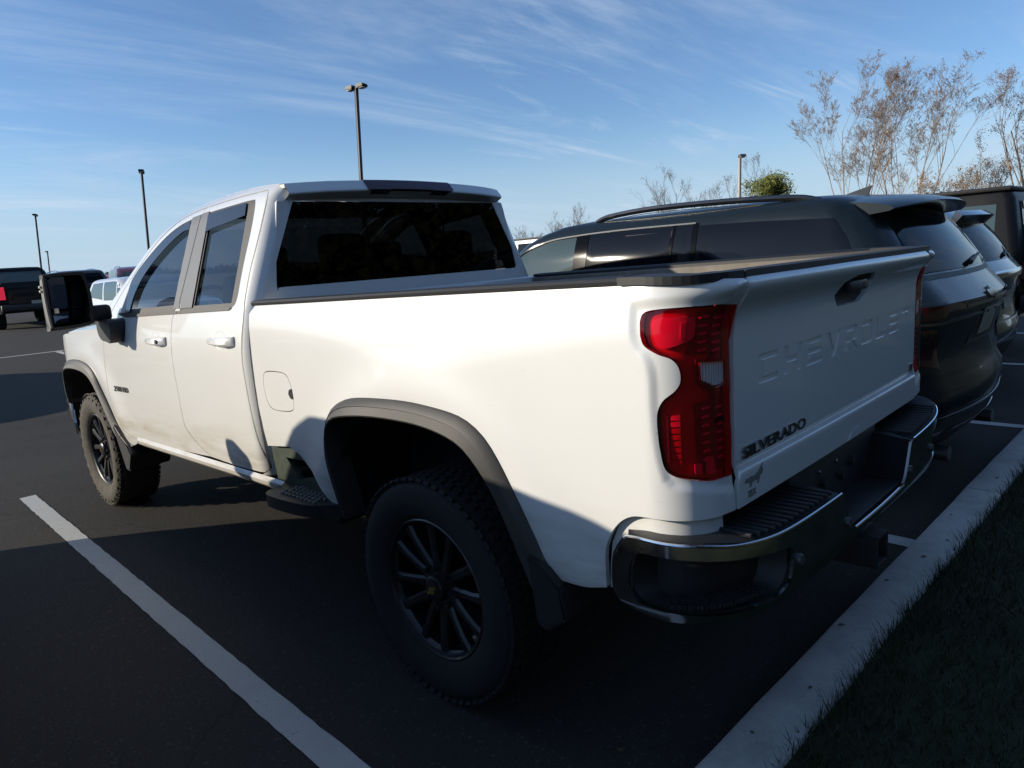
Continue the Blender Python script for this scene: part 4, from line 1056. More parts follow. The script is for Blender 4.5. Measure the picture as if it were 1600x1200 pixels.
# door badge
text_obj('model_badge', '2500 HD', .048, lambda u, v, w_: (cabmap(3.19-u, .985+v)[0]-w_-.001, 3.19-u, .968+v), BADGE, fd, .004, sx=1.45, bold=.0006, xf=rk)
# ---- tow mirror
mir = empty('side_mirror'); mir.parent = truck
MY = 2.95
head = cr([(-1.345, 1.70), (-1.325, 1.735), (-1.16, 1.742), (-1.125, 1.72), (-1.108, 1.62), (-1.112, 1.47), (-1.14, 1.42), (-1.335, 1.408), (-1.352, 1.44)], 4, True)
def head_loft():
    V = []; F = []
    n = len(head); cx, cz = -1.23, 1.575
    secs = [(0.0, 1.0), (.03, 1.02), (.08, 1.0), (.12, .9), (.145, .72)]
    for dyy, s in secs:
        for x, z in head: V.append(rk((cx+(x-cx)*s, MY+dyy-.10*(x-cx)*0, cz+(z-cz)*s)))
    for i in range(len(secs)-1):
        for k in range(n): F.append((i*n+k, i*n+(k+1) % n, (i+1)*n+(k+1) % n, (i+1)*n+k))
    F.append(tuple(range((len(secs)-1)*n, len(secs)*n)))
    return mesh_obj('mirror_housing', V, F, BLKPLAS, mir)
hd = head_loft()
panel('mirror_bezel', head, lambda x, z: (x, MY, z), BLKPLAS, mir, .05, holes=[shrink(densify(head, .02), .018)], xf=rk, thick=.01)
MTILT = lambda x, z: (x, MY+.058+.42*(x+1.23)-.06*(z-1.60), z)
panel('mirror_glass', [(-1.32, 1.53), (-1.135, 1.53), (-1.14, 1.70), (-1.16, 1.722), (-1.30, 1.718), (-1.322, 1.70)], MTILT, MIRG, mir, .06, xf=rk, thick=.002, roll=0, inset=0)
panel('convex_mirror_glass', [(-1.318, 1.445), (-1.15, 1.452), (-1.137, 1.515), (-1.32, 1.515)], MTILT, MIRG, mir, .04, xf=rk, thick=.002, roll=0, inset=0)
panel('mirror_edge_trim', [(MY-.012, 1.42), (MY+.045, 1.43), (MY+.045, 1.70), (MY-.012, 1.715)], lambda u, v: (-1.353-.006*math.sin((v-1.42)*10), u, v), GREYEDGE, mir, .05, flip=True, xf=rk, thick=.01)
for z in (1.665, 1.640): box('marker_lamp', (-1.362, MY+.02, z), (.014, .03, .014), AMBER, mir, .003, xf=rk)
box('puddle_lamp', (-1.305, MY+.003, 1.52), (.026, .012, .030), AMBER, mir, .005, xf=rk)
box('mirror_arm', (-1.065, MY+.05, 1.485), (.13, .075, .10), BLKPLAS, mir, .025, xf=rk)
bk = [(3.03, 1.44), (2.86, 1.437), (2.83, 1.38), (2.86, 1.30), (2.93, 1.305), (3.02, 1.315), (3.07, 1.35), (3.08, 1.41)]
panel('mirror_base', cr(bk, 3, True), lambda u, v: (-1.075, u, v), BLKPLAS, mir, .04, flip=True, xf=rk, thick=.11, roll=.015, inset=.025)
mir2 = empty('side_mirror'); mir2.parent = truck
for ch in mir.children: mirror(ch, parent=mir2)
# ---- cabin
def seat(x, y, w_):
    bm = bmesh.new(); add_box(bm, (x, y, 1.05), (w_, .5, .16), .04); add_box(bm, (x, y-.27, 1.36), (w_, .14, .56), .05, Matrix.Rotation(R(10), 3, 'X'))
    o = bm_obj('seat', bm, SEAT, truck, xf=rk)
    for hx in ([x] if w_ < .8 else [x-.38, x+.38]): box('headrest', (hx, y-.33, 1.70), (.26, .10, .18), SEAT, o, .04, xf=rk)
seat(-.42, 2.35, .52); seat(.42, 2.35, .52); seat(0, 1.60, 1.4)
box('dashboard', (0, 3.02, 1.30), (1.5, .4, .28), SEAT, truck, .06, xf=rk)
bm = bmesh.new()
V, F = tube_data([(-.42+.18*math.cos(a), 2.78+.06*math.sin(a), 1.42+.17*math.sin(a)) for a in np.linspace(0, 2*math.pi, 25)], .014, 6, False)
mesh_obj('steering_wheel', V, F, SEAT, truck, xf=rk); bm.free()
box('headliner', (0, 1.80, 1.985), (1.30, 1.0, .02), SEAT, truck, .005, xf=rk)
# ---- wheels
def wheel_meshes():
    ty = [(-.105, .268), (-.125, .278), (-.140, .300), (-.152, .335), (-.155, .365), (-.150, .392), (-.142, .408), (-.128, .420), (-.085, .427), (0, .4285), (.085, .427), (.128, .42), (.15, .392), (.155, .365), (.14, .30), (.105, .268)]
    return ty
WS = .962
def make_wheel(x, y, sunlit_dusty):  # front wheel coloured as sunlit, rear as shaded: rubber, spoke edges, nuts
    wl = empty('wheel'); wl.parent = truck; wl.location = (x, y, .438*WS); wl.scale = (WS, WS, WS)
    TY = lathe('tyre', wheel_meshes(), RUBBERD if sunlit_dusty else RUBBER, wl, 64)
    bm = bmesh.new()
    n = 62
    for k in range(n):
        a = 2*math.pi*k/n
        for row, (ax, w_, l_, hgt, sh) in enumerate(((-.128, .036, .028, .012, 0), (-.088, .036, .030, .012, .5), (-.044, .032, .026, .012, 0), (0, .030, .026, .012, .5), (.044, .032, .026, .012, 0), (.088, .036, .030, .012, .5), (.128, .036, .028, .012, 0))):
            aa = a+sh*2*math.pi/n
            r_ = .430 if abs(ax) < .12 else .4225
            tw = .25 if row in (1, 3, 5) else -.2
            rot = Matrix.Rotation(aa, 3, 'X') @ Matrix.Rotation(tw, 3, 'Z')
            if abs(ax) > .12: rot = Matrix.Rotation(aa, 3, 'X') @ Matrix.Rotation(R(38)*(1 if ax > 0 else -1)*-1, 3, 'Y')
            add_box(bm, Matrix.Rotation(aa, 3, 'X') @ Vector((ax, 0, r_)), (w_, l_, hgt), 0, rot)
        if k % 2 == 0 and sunlit_dusty:
            add_box(bm, Matrix.Rotation(a, 3, 'X') @ Vector((-.149, 0, .398)), (.005, .022, .018), 0, Matrix.Rotation(a, 3, 'X'))
    o = bm_obj('tread', bm, RUBBERD if sunlit_dusty else RUBBER, TY, smooth=False); o['kind'] = 'stuff'
    rim = lathe('rim', [(-.122, .276), (-.126, .270), (-.120, .262), (-.105, .258), (-.095, .248), (.0, .238), (.10, .25), (.11, .268)], RIM, wl, 64)
    lathe('brake_disc', [(.02, .0), (.02, .17), (.03, .17)], STEELD, wl, 32)
    lathe('hub', [(-.125, 0), (-.125, .040), (-.118, .050), (-.09, .056), (-.085, .095), (-.03, .10), (.05, .10)], RIM, wl, 32)
    for k in range(6):
        a0 = 2*math.pi*k/6+.2
        for sgn in (-1, 1):
            bm = bmesh.new()
            pr = [(.060, .020, -.088, .050), (.13, .019, -.100, .045), (.20, .0185, -.106, .040), (.262, .028, -.108, .034)]
            rings = []
            for (r_, hw, ax, dep) in pr:
                offs = sgn*(.020+.042*(r_-.06)/.2)
                rings.append([bm.verts.new((axx, offs+q, r_)) for axx, q in ((ax, -hw*.55), (ax, hw*.55), (ax+.010, hw), (ax+dep, hw*.9), (ax+dep, -hw*.9), (ax+.010, -hw))])
            for i in range(3):
                for j in range(6): bm.faces.new((rings[i][j], rings[i][(j+1) % 6], rings[i+1][(j+1) % 6], rings[i+1][j]))
            bm.faces.new(rings[0]); bm.faces.new(rings[-1])
            bmesh.ops.rotate(bm, cent=(0, 0, 0), matrix=Matrix.Rotation(a0, 3, 'X'), verts=bm.verts)
            s = bm_obj('spoke', bm, RIM, rim, sharp=25)
            bm = bmesh.new()
            for (r0, r1) in ((.075, .255),):
                o0 = sgn*(.020+.042*(r0-.06)/.2)+sgn*.010; o1 = sgn*(.020+.042*(r1-.06)/.2)+sgn*.012
                vs = [bm.verts.new(p) for p in ((-.0925, o0-.002, r0), (-.0925, o0+.002, r0), (-.1095, o1+.002, r1), (-.1095, o1-.002, r1))]
                bm.faces.new(vs)
            bmesh.ops.solidify(bm, geom=list(bm.faces), thickness=.003)
            bmesh.ops.rotate(bm, cent=(0, 0, 0), matrix=Matrix.Rotation(a0, 3, 'X'), verts=bm.verts)
            if sunlit_dusty: bm_obj('spoke_edge', bm, RIMEDGE, rim, sharp=25)
            else: bm.free()
    for k in range(8):
        a = 2*math.pi*k/8
        bm = bmesh.new(); bmesh.ops.create_cone(bm, cap_ends=True, segments=6, radius1=.011, radius2=.009, depth=.03, matrix=Matrix.Translation((-.095, .078*math.cos(a), .078*math.sin(a))) @ Matrix.Rotation(R(-90), 4, 'Y'))
        bm_obj('wheel_nut', bm, RIMEDGE if sunlit_dusty else RIM, rim)
    # cross-bar emblem on the cap
    e = [(-.030, -.007), (-.010, -.007), (-.008, -.014), (.010, -.014), (.008, -.007), (.030, -.007), (.026, .007), (.008, .007), (.006, .014), (-.012, .014), (-.010, .007), (-.034, .007)]
    panel('cap_emblem', [(a, b) for a, b in e], lambda u, v: (-.127, -u*math.cos(.6)+v*math.sin(.6), v*math.cos(.6)+u*math.sin(.6)), pbr('gold_emblem', (.45, .33, .12), .3, .9) if 'gold_emblem' not in MATS else MATS['gold_emblem'], wl, .03, thick=.003, roll=0, inset=0, flip=True)
    return wl
def copy_tree(o, parent=None):
    c = o.copy(); col.objects.link(c); c.parent = parent
    for ch in list(o.children): copy_tree(ch, c)
    return c
wr = make_wheel(-.858, 0.0, False)
wf = make_wheel(-.866, 3.80, True)
for (src, y) in ((wr, 0.0), (wf, 3.80)):
    c = copy_tree(src, truck); c.location = (.86, y, .438*WS); c.rotation_euler = (0, 0, math.pi)
# ================================================================== other vehicles
def rint(rings, z, k):
    return float(np.interp(z, [r[0] for r in rings], [r[k] for r in rings]))
def ring_pts(z, yf, yr, w_, rf, rr, bowf, bowr):
    """half outline on the left, from front centre to rear centre"""
    P = []
    rf = min(rf, w_*.9); rr = min(rr, w_*.9)
    for t in np.linspace(0, 1, 6): P.append((-(w_-rf)*t, yf-bowf*t*t))
    for t in np.linspace(0, math.pi/2, 7)[1:]: P.append((-(w_-rf)-rf*math.sin(t), yf-bowf-rf*(1-math.cos(t))))
    y0, y1 = yf-bowf-rf, yr+bowr+rr
    for t in np.linspace(0, 1, 12)[1:]: P.append((-w_, y0+(y1-y0)*t))
    for t in np.linspace(0, math.pi/2, 7)[1:]: P.append((-(w_-rr)-rr*math.cos(t), y1-rr*math.sin(t)))
    for t in np.linspace(0, 1, 6)[1:]: P.append((-(w_-rr)*(1-t), yr+bowr*(1-t)**2))
    return [(x, y, z) for x, y in P]
class Car:
    zmap = None
    def zp(s, poly): return [(a, s.zmap(b)) for a, b in poly] if s.zmap else poly
    def __init__(s, name, label, cat, loc, rz, rings, paint, bowf=.10, bowr=.05, group=None, z0=0.0):
        s.root = empty(name, (loc[0], loc[1], loc[2]), rz); tag(s.root, label, cat, group)
        s.r = rings; s.bf = bowf; s.br = bowr
        # refine ring table with a smooth curve
        zs = [q[0] for q in rings]
        half = [ring_pts(*q, bowf, bowr) for q in rings]
        m = len(half[0]); V = []; F = []
        for h in half:
            V += h+[(-x, y, z) for x, y, z in reversed(h[1:-1])]
        n = 2*m-2
        for i in range(len(half)-1):
            for k in range(n): F.append((i*n+k, i*n+(k+1) % n, (i+1)*n+(k+1) % n, (i+1)*n+k))
        F.append(tuple(range((len(half)-1)*n, len(half)*n))); F.append(tuple(reversed(range(n))))
        s.body = mesh_obj('body', V, F, paint, s.root, sharp=32)
    def w(s, z): return rint(s.r, z, 3)
    def side(s, y, z, d=.004):
        w_ = s.w(z); rr = min(rint(s.r, z, 5), w_*.9); rf = min(rint(s.r, z, 4), w_*.9)
        yr = rint(s.r, z, 2)+s.br+rr; yf = rint(s.r, z, 1)-s.bf-rf
        if y < yr:
            t = min(1, (yr-y)/rr); return (-(w_-rr)-(rr+d)*math.sqrt(max(0, 1-t*t))-0*d, y, z)
        if y > yf:
            t = min(1, (y-yf)/rf); return (-(w_-rf)-(rf+d)*math.sqrt(max(0, 1-t*t)), y, z)
        return (-w_-d, y, z)
    def rear(s, x, z, d=.004):
        w_ = s.w(z); rr = min(rint(s.r, z, 5), w_*.9); yr = rint(s.r, z, 2); f = w_-rr
        ax = abs(x)
        if ax <= f: return (x, yr+s.br*(ax/max(f, .01))**2-d, z)
        t = min(1, (ax-f)/rr); return (x, yr+s.br+rr-(rr+d)*math.sqrt(max(0, 1-t*t)), z)
    def front(s, x, z, d=.004):
        w_ = s.w(z); rf = min(rint(s.r, z, 4), w_*.9); yf = rint(s.r, z, 1); f = w_-rf
        ax = abs(x)
        if ax <= f: return (x, yf-s.bf*(ax/max(f, .01))**2+d, z)
        t = min(1, (ax-f)/rf); return (x, yf-s.bf-rf+(rf+d)*math.sqrt(max(0, 1-t*t)), z)
    def sidepanel(s, name, poly, mat, d=.004, grid=.09, thick=.006, both=True, par=None, **k):
        o = panel(name, s.zp(poly), lambda u, v: s.side(u, v, d), mat, par or s.root, grid, thick=thick, flip=True, roll=.001, inset=0, **k)
        if both: mirror(o)
        return o
    def rearpanel(s, name, poly, mat, d=.004, grid=.09, thick=.006, par=None, **k):
        return panel(name, s.zp(poly), lambda u, v: s.rear(u, v, d), mat, par or s.root, grid, thick=thick, roll=.001, inset=0, **k)
    def frontpanel(s, name, poly, mat, d=.004, grid=.1, thick=.006, par=None, **k):
        return panel(name, s.zp(poly), lambda u, v: s.front(u, v, d), mat, par or s.root, grid, thick=thick, flip=True, roll=.001, inset=0, **k)
    def wheels(s, ys, x, rad, rimmat, arch=True, arch_mat=None):
        first = None
        for y in ys:
            if arch:
                pts = [(y+(rad+.075)*math.cos(a), max(.20, rad+(rad+.075)*math.sin(a))) for a in np.linspace(-.5, math.pi+.5, 22)]
                s.sidepanel('wheel_well', pts, DARK, d=.006, grid=.2)
            for sx in (-1, 1):
                if first is None:
                    wl = empty('wheel'); wl.parent = s.root
                    T = lathe('tyre', [(-.095, rad*.66), (-.115, rad*.75), (-.118, rad*.9), (-.10, rad*.985), (0, rad), (.10, rad*.985), (.118, rad*.9), (.10, rad*.66)], RUBBER, wl, 36)
                    Rm_ = lathe('rim', [(-.105, rad*.68), (-.10, rad*.64), (-.06, rad*.60), (-.03, rad*.2), (-.05, 0)], DARK, wl, 36)
                    lathe('hub_cap', [(-.095, 0), (-.095, .05), (-.07, .07), (-.05, .07)], rimmat, wl, 20)
                    for k in range(5):
                        a = 2*math.pi*k/5
                        bm = bmesh.new(); add_box(bm, (-.082, 0, rad*.36), (.035, .05, rad*.60), .01)
                        bmesh.ops.rotate(bm, cent=(0, 0, 0), matrix=Matrix.Rotation(a, 3, 'X'), verts=bm.verts)
                        bm_obj('spoke', bm, rimmat, Rm_)
                    first = wl
                else: wl = copy_tree(first, s.root)
                wl.location = (sx*x, y, rad); wl.rotation_euler = (0, 0, 0 if sx < 0 else math.pi)
def carpaint(name, c, rough=.22, dirt=.0):
    return pbr(name, c, rough, coat=.9, spec=.5, var=dirt, vscale=4, rvar=.04)
PNAVY = pbr('dark_blue_green_paint', (.006, .011, .014), .3, coat=.35, spec=.35, rvar=.04, vscale=4)
PGREY = carpaint('graphite_paint', (.032, .035, .038), .3)
PBLK2 = pbr('faded_black_paint', (.005, .005, .006), .45, coat=.1, spec=.2)
PBLACK = carpaint('black_paint', (.006, .006, .007), .22)
PMAROON = carpaint('maroon_paint', (.16, .02, .045), .25)
PRED = carpaint('red_paint', (.30, .02, .03), .25)
PWHITE = carpaint('clean_white_paint', (.78, .78, .77), .25)
PSILV = carpaint('silver_paint', (.45, .47, .48), .28)
CARGLASS = pbr('car_glass', (.005, .006, .008), .04, spec=.32)
CARGLASSR = pbr('tinted_rear_glass', (.005, .006, .008), .08, spec=.07)
CARGLASSL = pbr('light_car_glass', (.05, .075, .07), .04, spec=.8)
REDL = pbr('red_lamp', (.05, .006, .008), .12, coat=.8)
LAMPW = pbr('headlamp', (.6, .6, .6), .12, coat=.8)
PLATE = pbr('number_plate', (.42, .38, .27), .5, var=.15, vscale=30)
SATIN = pbr('satin_bright_trim', (.22, .215, .20), .28, .9)

def rr(x0, x1, z0, z1): return [(x0, z0), (x1, z0), (x1, z1), (x0, z1)]
SUVR = [(.24, 2.25, -2.38, .88, .40, .30), (.40, 2.50, -2.52, .955, .5, .34), (.58, 2.58, -2.585, .985, .55, .34), (.66, 2.59, -2.58, .99, .55, .34), (.72, 2.58, -2.545, .992, .55, .33), (.90, 2.56, -2.52, 1.0, .55, .30), (1.0, 2.46, -2.55, .995, .5, .30), (1.06, 2.30, -2.56, .985, .45, .30), (1.12, 1.80, -2.575, .975, .4, .30), (1.165, 1.45, -2.575, .965, .3, .30), (1.20, 1.36, -2.55, .958, .3, .30), (1.30, 1.22, -2.46, .946, .3, .28), (1.40, 1.10, -2.40, .930, .28, .26), (1.55, .92, -2.29, .900, .22, .24), (1.66, .74, -2.19, .868, .20, .22), (1.72, .58, -2.12, .842, .18, .20), (1.765, .40, -2.04, .79, .16, .2), (1.79, .18, -1.94, .70, .16, .2), (1.805, -.1, -1.75, .52, .16, .2), (1.812, -.4, -1.5, .25, .12, .12)]
def zm(z): return z if z < 1.2 else 1.2+(z-1.2)*1.055
def build_main_suv():
    c = Car('suv', 'dark blue-black SUV with roof rails parked right beside the white pickup', 'suv', (2.76, 1.575, 0), R(-.6), [(zm(q[0]), *q[1:]) for q in SUVR], PNAVY, .14, .06)
    c.zmap = zm
    # side glass, pillars and bright surround; y is along the car from its middle
    c.sidepanel('side_window', [(.98, 1.20), (-.02, 1.20), (-.04, 1.680), (.25, 1.660), (.52, 1.585), (.76, 1.43)], CARGLASSL)
    c.sidepanel('side_window', [(-.11, 1.20), (-.84, 1.20), (-.87, 1.692), (-.5, 1.695), (-.13, 1.688)], CARGLASS)
    c.sidepanel('side_window', [(-.86, 1.20), (-1.03, 1.20), (-1.03, 1.690), (-.89, 1.692)], CARGLASS)
    c.sidepanel('side_window', [(-1.07, 1.22), (-2.16, 1.22), (-2.10, 1.40), (-2.03, 1.55), (-1.95, 1.655), (-1.5, 1.675), (-1.07, 1.685)], CARGLASS)
    for p in ([(.0, 1.20), (-.13, 1.20), (-.15, 1.695), (-.03, 1.69)], [(-.84, 1.20), (-.862, 1.20), (-.90, 1.70), (-.878, 1.70)], [(-1.03, 1.20), (-1.07, 1.20), (-1.07, 1.70), (-1.03, 1.70)]):
        c.sidepanel('pillar', p, CARGLASSR, d=.008)
    c.sidepanel('bright_window_trim', cr([(.98, 1.24), (.79, 1.44), (.54, 1.605), (.26, 1.677), (-.05, 1.699), (-.5, 1.709), (-1.05, 1.706)], 4)+list(reversed(cr([(.965, 1.235), (.775, 1.432), (.53, 1.594), (.255, 1.667), (-.05, 1.690), (-.5, 1.700), (-1.05, 1.697)], 4))), SATIN, d=.010, grid=.05)
    c.sidepanel('sill_cladding', rr(-1.35, 1.35, .26, .42), BLKPLAS, d=.012)
    # inner grab shape seen through the rear quarter glass
    c.frontpanel('windshield', [(-.86, 1.20), (.86, 1.20), (.70, 1.69), (-.70, 1.69)], CARGLASSL)
    c.rearpanel('rear_window', [(-.80, 1.33), (.80, 1.33), (.66, 1.63), (.60, 1.69), (-.60, 1.69), (-.66, 1.63)], CARGLASSR, d=.006)
    c.rearpanel('tailgate_lip', [(-.86, 1.292), (.86, 1.292), (.83, 1.318), (-.83, 1.318)], BLKPLAS, d=.004)
    # spoiler: a wing standing off the roof end
    V = []; F = []
    prof = [(-1.66, 1.790, 0), (-1.98, 1.787, 0), (-2.18, 1.768, 0), (-2.31, 1.740, 0), (-2.335, 1.724, 0), (-2.31, 1.712, 0), (-2.20, 1.70, 0), (-1.9, 1.70, 0)]
    xs = np.linspace(-.755, .755, 17)
    for x in xs:
        e = abs(x)/.755
        for y, z, _ in prof: V.append((x, y+.10*e**3, zm(z)-.045*e**2.2))
    m = len(prof)
    for i in range(len(xs)-1):
        for k in range(m): F.append((i*m+k, i*m+(k+1) % m, (i+1)*m+(k+1) % m, (i+1)*m+k))
    F.append(tuple(range(m))); F.append(tuple(reversed(range((len(xs)-1)*m, len(xs)*m))))
    mesh_obj('roof_spoiler', V, [tuple(reversed(f)) for f in F], PNAVY, c.root)
    # rails
    for sx in (-1, 1):
        pts = [(sx*.74, y, z) for y, z in ((-.10, 1.785), (-.17, 1.822), (-.30, 1.845), (-.65, 1.862), (-1.2, 1.852), (-1.66, 1.826), (-1.82, 1.792))]
        rl_ = tube('roof_rail', [Vector(q) for q in cr([(p[1], p[2]) for p in pts], 4) and [(sx*.74, a, b) for a, b in cr([(p[1], p[2]) for p in pts], 4)]], .020, PBLACK, c.root)
        tube('rail_highlight_strip', [(sx*.764, a, b-.012) for a, b in cr([(-.2, 1.812), (-.35, 1.830), (-.65, 1.844), (-1.2, 1.832), (-1.6, 1.805)], 4)], .003, SATIN, rl_, 6)  # bright strip stands in for the glint along the rail
    # fin aerial
    bm = bmesh.new()
    sh = [(-1.60, 1.80), (-1.66, 1.835), (-1.74, 1.860), (-1.86, 1.890), (-1.868, 1.887), (-1.85, 1.845), (-1.855, 1.790)]
    a = [bm.verts.new((-.022 if z < 1.83 else -.008, y, z)) for y, z in sh]; b = [bm.verts.new((.022 if z < 1.83 else .008, y, z)) for y, z in sh]
    bm.faces.new(a); bm.faces.new(list(reversed(b)))
    for i in range(len(sh)): bm.faces.new((a[i], b[i], b[(i+1) % len(sh)], a[(i+1) % len(sh)]))
    bm_obj('fin_aerial', bm, PNAVY, c.root)
    # rear: wiper, lamps, light bar, emblem, plate, bumper
    wv = [c.rear(x, z, .022) for x, z in ((-.02, 1.36), (.10, 1.375), (.25, 1.39), (.40, 1.40))]
    tube('rear_wiper', wv, [.018, .014, .010, .008], BLKPLAS, c.root, 8)
    for sx in (-1, 1):
        c.rearpanel('tail_lamp', [(sx*.50, 1.10), (sx*.955, 1.08), (sx*.955, 1.16), (sx*.50, 1.165)], REDL, d=.012)
        c.rearpanel('lower_lamp', [(sx*.72, .80), (sx*.95, .86), (sx*.96, 1.04), (sx*.80, 1.03)], REDL, d=.008)
    c.rearpanel('bright_bar', [(-.50, 1.125), (.50, 1.125), (.50, 1.145), (-.50, 1.145)], SATIN, d=.014)
    c.rearpanel('bright_bar', [(-.92, 1.055), (.92, 1.055), (.92, 1.07), (-.92, 1.07)], SATIN, d=.010)
    e = [(-.11, -.022), (-.035, -.022), (-.03, -.042), (.04, -.042), (.035, -.022), (.12, -.022), (.10, .022), (.03, .022), (.025, .042), (-.045, .042), (-.04, .022), (-.13, .022)]
    c.rearpanel('emblem', [(a_, 1.175+b_) for a_, b_ in e], SATIN, d=.018, grid=.05)
    pp = c.rearpanel('number_plate', rr(-.155, .155, .93, 1.085), PLATE, d=.010)
    c.rearpanel('plate_recess', [(-.32, .89), (.32, .89), (.26, 1.04), (-.26, 1.04)], BLKPLAS, d=.004)
    for x in (-.10, .10): c.rearpanel('plate_bolt', rr(x-.012, x+.012, 1.060, 1.074), DARK, d=.014, par=pp)
    c.rearpanel('bumper_cladding', [(-.90, .30), (.90, .30), (.93, .50), (-.93, .50)], BLKPLAS, d=.010)
    c.rearpanel('bright_bar', [(-.80, .515), (.80, .515), (.80, .525), (-.80, .525)], SATIN, d=.014)
    c.rearpanel('skid_trim', [(-.55, .34), (.55, .34), (.50, .42), (-.50, .42)], PGREY, d=.018)
    for sx in (-1, 1):
        c.rearpanel('reflector', rr(sx*.62, sx*.82, .40, .43) if sx > 0 else rr(-.82, -.62, .40, .43), REDL, d=.016)
        tube('exhaust_tip', [(sx*.55, -2.30, .27), (sx*.55, -2.50, .27)], .045, SATIN, c.root, 14)
    c.wheels((1.50, -1.55), .86, .37, PGREY)
    # door mirror
    for sx in (-1, 1): box('side_mirror', (sx*1.06, 1.02, 1.18), (.20, .12, .16), PNAVY, c.root, .04)
    # lettering-free interior sun shade seen through the front glass is left to the glass tint
    return c
build_main_suv()
def scale_rings(rg, sl, sw, sh): return [(z*sh, a*sl, b*sl, w_*sw, rf*sw, rr_*sw) for z, a, b, w_, rf, rr_ in rg]
def build_suv(name, label, loc, rz, paint, sl=.92, sw=.95, sh=.96, group=None, glass=None, cat='suv', rails=True, plate=True, rings=None, wins=None, my=1.02):
    c = Car(name, label, cat, loc, rz, scale_rings(rings or SUVR, sl, sw, sh), paint, .12, .06, group)
    S = lambda pts: [(a*sl, b*sh) for a, b in pts]
    X = lambda pts: [(a*sw, b*sh) for a, b in pts]
    g = glass or CARGLASS
    for wp_ in wins or ([(1.02, 1.22), (.40, 1.22), (.36, 1.69), (.62, 1.63), (.80, 1.53), (.95, 1.40)], [(.33, 1.22), (-.70, 1.22), (-.76, 1.70), (0, 1.705), (.30, 1.69)], [(-.82, 1.24), (-1.95, 1.32), (-1.86, 1.50), (-1.72, 1.68), (-.85, 1.70)]):
        c.sidepanel('side_window', S(wp_), g)
    wt = 1.69 if not rings else 1.60
    c.frontpanel('windshield', X([(-.86, 1.20), (.86, 1.20), (.70, wt), (-.70, wt)]), g)
    c.rearpanel('rear_window', X([(-.78, 1.28), (.78, 1.28), (.64, wt-.04), (-.64, wt-.04)]), CARGLASSR if g is CARGLASS else g)
    for sx in (-1, 1):
        c.rearpanel('tail_lamp', X([(sx*.62, .98), (sx*.93, .96), (sx*.945, 1.16), (sx*.66, 1.17)]), REDL, d=.010)
        c.frontpanel('headlight', X([(sx*.55, .82), (sx*.93, .84), (sx*.93, .96), (sx*.55, .92)]), LAMPW, d=.01)
        box('side_mirror', (sx*1.04*sw, my*sl, (1.17 if not rings else 1.28)*sh), (.20, .12, .15), paint, c.root, .04)
        if rails: tube('roof_rail', [(sx*.68*sw, y*sl, z*sh) for y, z in ((.2, 1.76), (0, 1.82), (-.6, 1.845), (-1.2, 1.835), (-1.7, 1.78))], .018, PBLACK, c.root)
    c.frontpanel('grille', X(rr(-.45, .45, .62, .92)), BLKPLAS, d=.012)
    c.rearpanel('bumper_cladding', X([(-.90, .30), (.90, .30), (.93, .52), (-.93, .52)]), BLKPLAS, d=.010)
    if plate: c.rearpanel('number_plate', X(rr(-.16, .16, .82, .98)), PLATE, d=.010)
    wp = tube('rear_wiper', [c.rear(x*sw, z*sh, .02) for x, z in ((0, 1.31), (.15, 1.335), (.32, 1.35))], [.016, .012, .008], BLKPLAS, c.root, 6)
    c.wheels((1.50*sl, -1.50*sl), .84*sw, .355, SATIN)
    return c
g2 = build_suv('suv', 'graphite grey SUV with bright tail strip, between the dark SUV and the boxy black one', (5.58, 1.66, 0), R(-1), PGREY, .90, .94, .985)
g2.rearpanel('bright_bar', [(-.55, 1.10), (.55, 1.10), (.55, 1.17), (-.55, 1.17)], CHROME, d=.02)
g2.rearpanel('roof_spoiler', [(-.60, 1.68), (.60, 1.68), (.56, 1.725), (-.56, 1.725)], PGREY, d=.16, thick=.15)
g2.rearpanel('bright_bar', [(-.60, .70), (.60, .70), (.60, .715), (-.60, .715)], SATIN, d=.015)
# the car whose shadow falls over the pickup: stands left of the camera
nb = build_suv('suv', 'black crossover parked across the white line left of the white pickup', (-3.30, 1.95, 0), R(.3), PBLACK, .885, .93, .985, rails=False, my=.72,
    rings=[(z, (a+.22 if z < 1.07 else a), b, w_, rf, rr_) for z, a, b, w_, rf, rr_ in SUVR if z < 1.10]+[(1.12, 1.35, -2.575, .975, .4, .3), (1.165, .95, -2.575, .965, .3, .30), (1.20, .85, -2.55, .955, .3, .30), (1.30, .78, -2.46, .925, .3, .28), (1.40, .70, -2.15, .89, .28, .26), (1.55, .58, -1.72, .838, .26, .24), (1.62, .52, -1.20, .81, .24, .22), (1.66, .47, -.75, .79, .24, .2), (1.70, .38, -.35, .765, .2, .2), (1.715, .2, -.1, .6, .1, .1)],
    wins=([(.70, 1.22), (.08, 1.22), (.05, 1.58), (.46, 1.58)], [(.0, 1.22), (-.80, 1.22), (-.75, 1.58), (-.03, 1.60)], [(-.86, 1.24), (-1.80, 1.26), (-1.62, 1.48), (-.86, 1.56)]))
# another one across the aisle, left of the view
build_suv('suv', 'silver SUV across the aisle, left of the black pickup', (-3.3, 12.9, gz(-3, 13)), R(180), PSILV, .95, .96, .98)
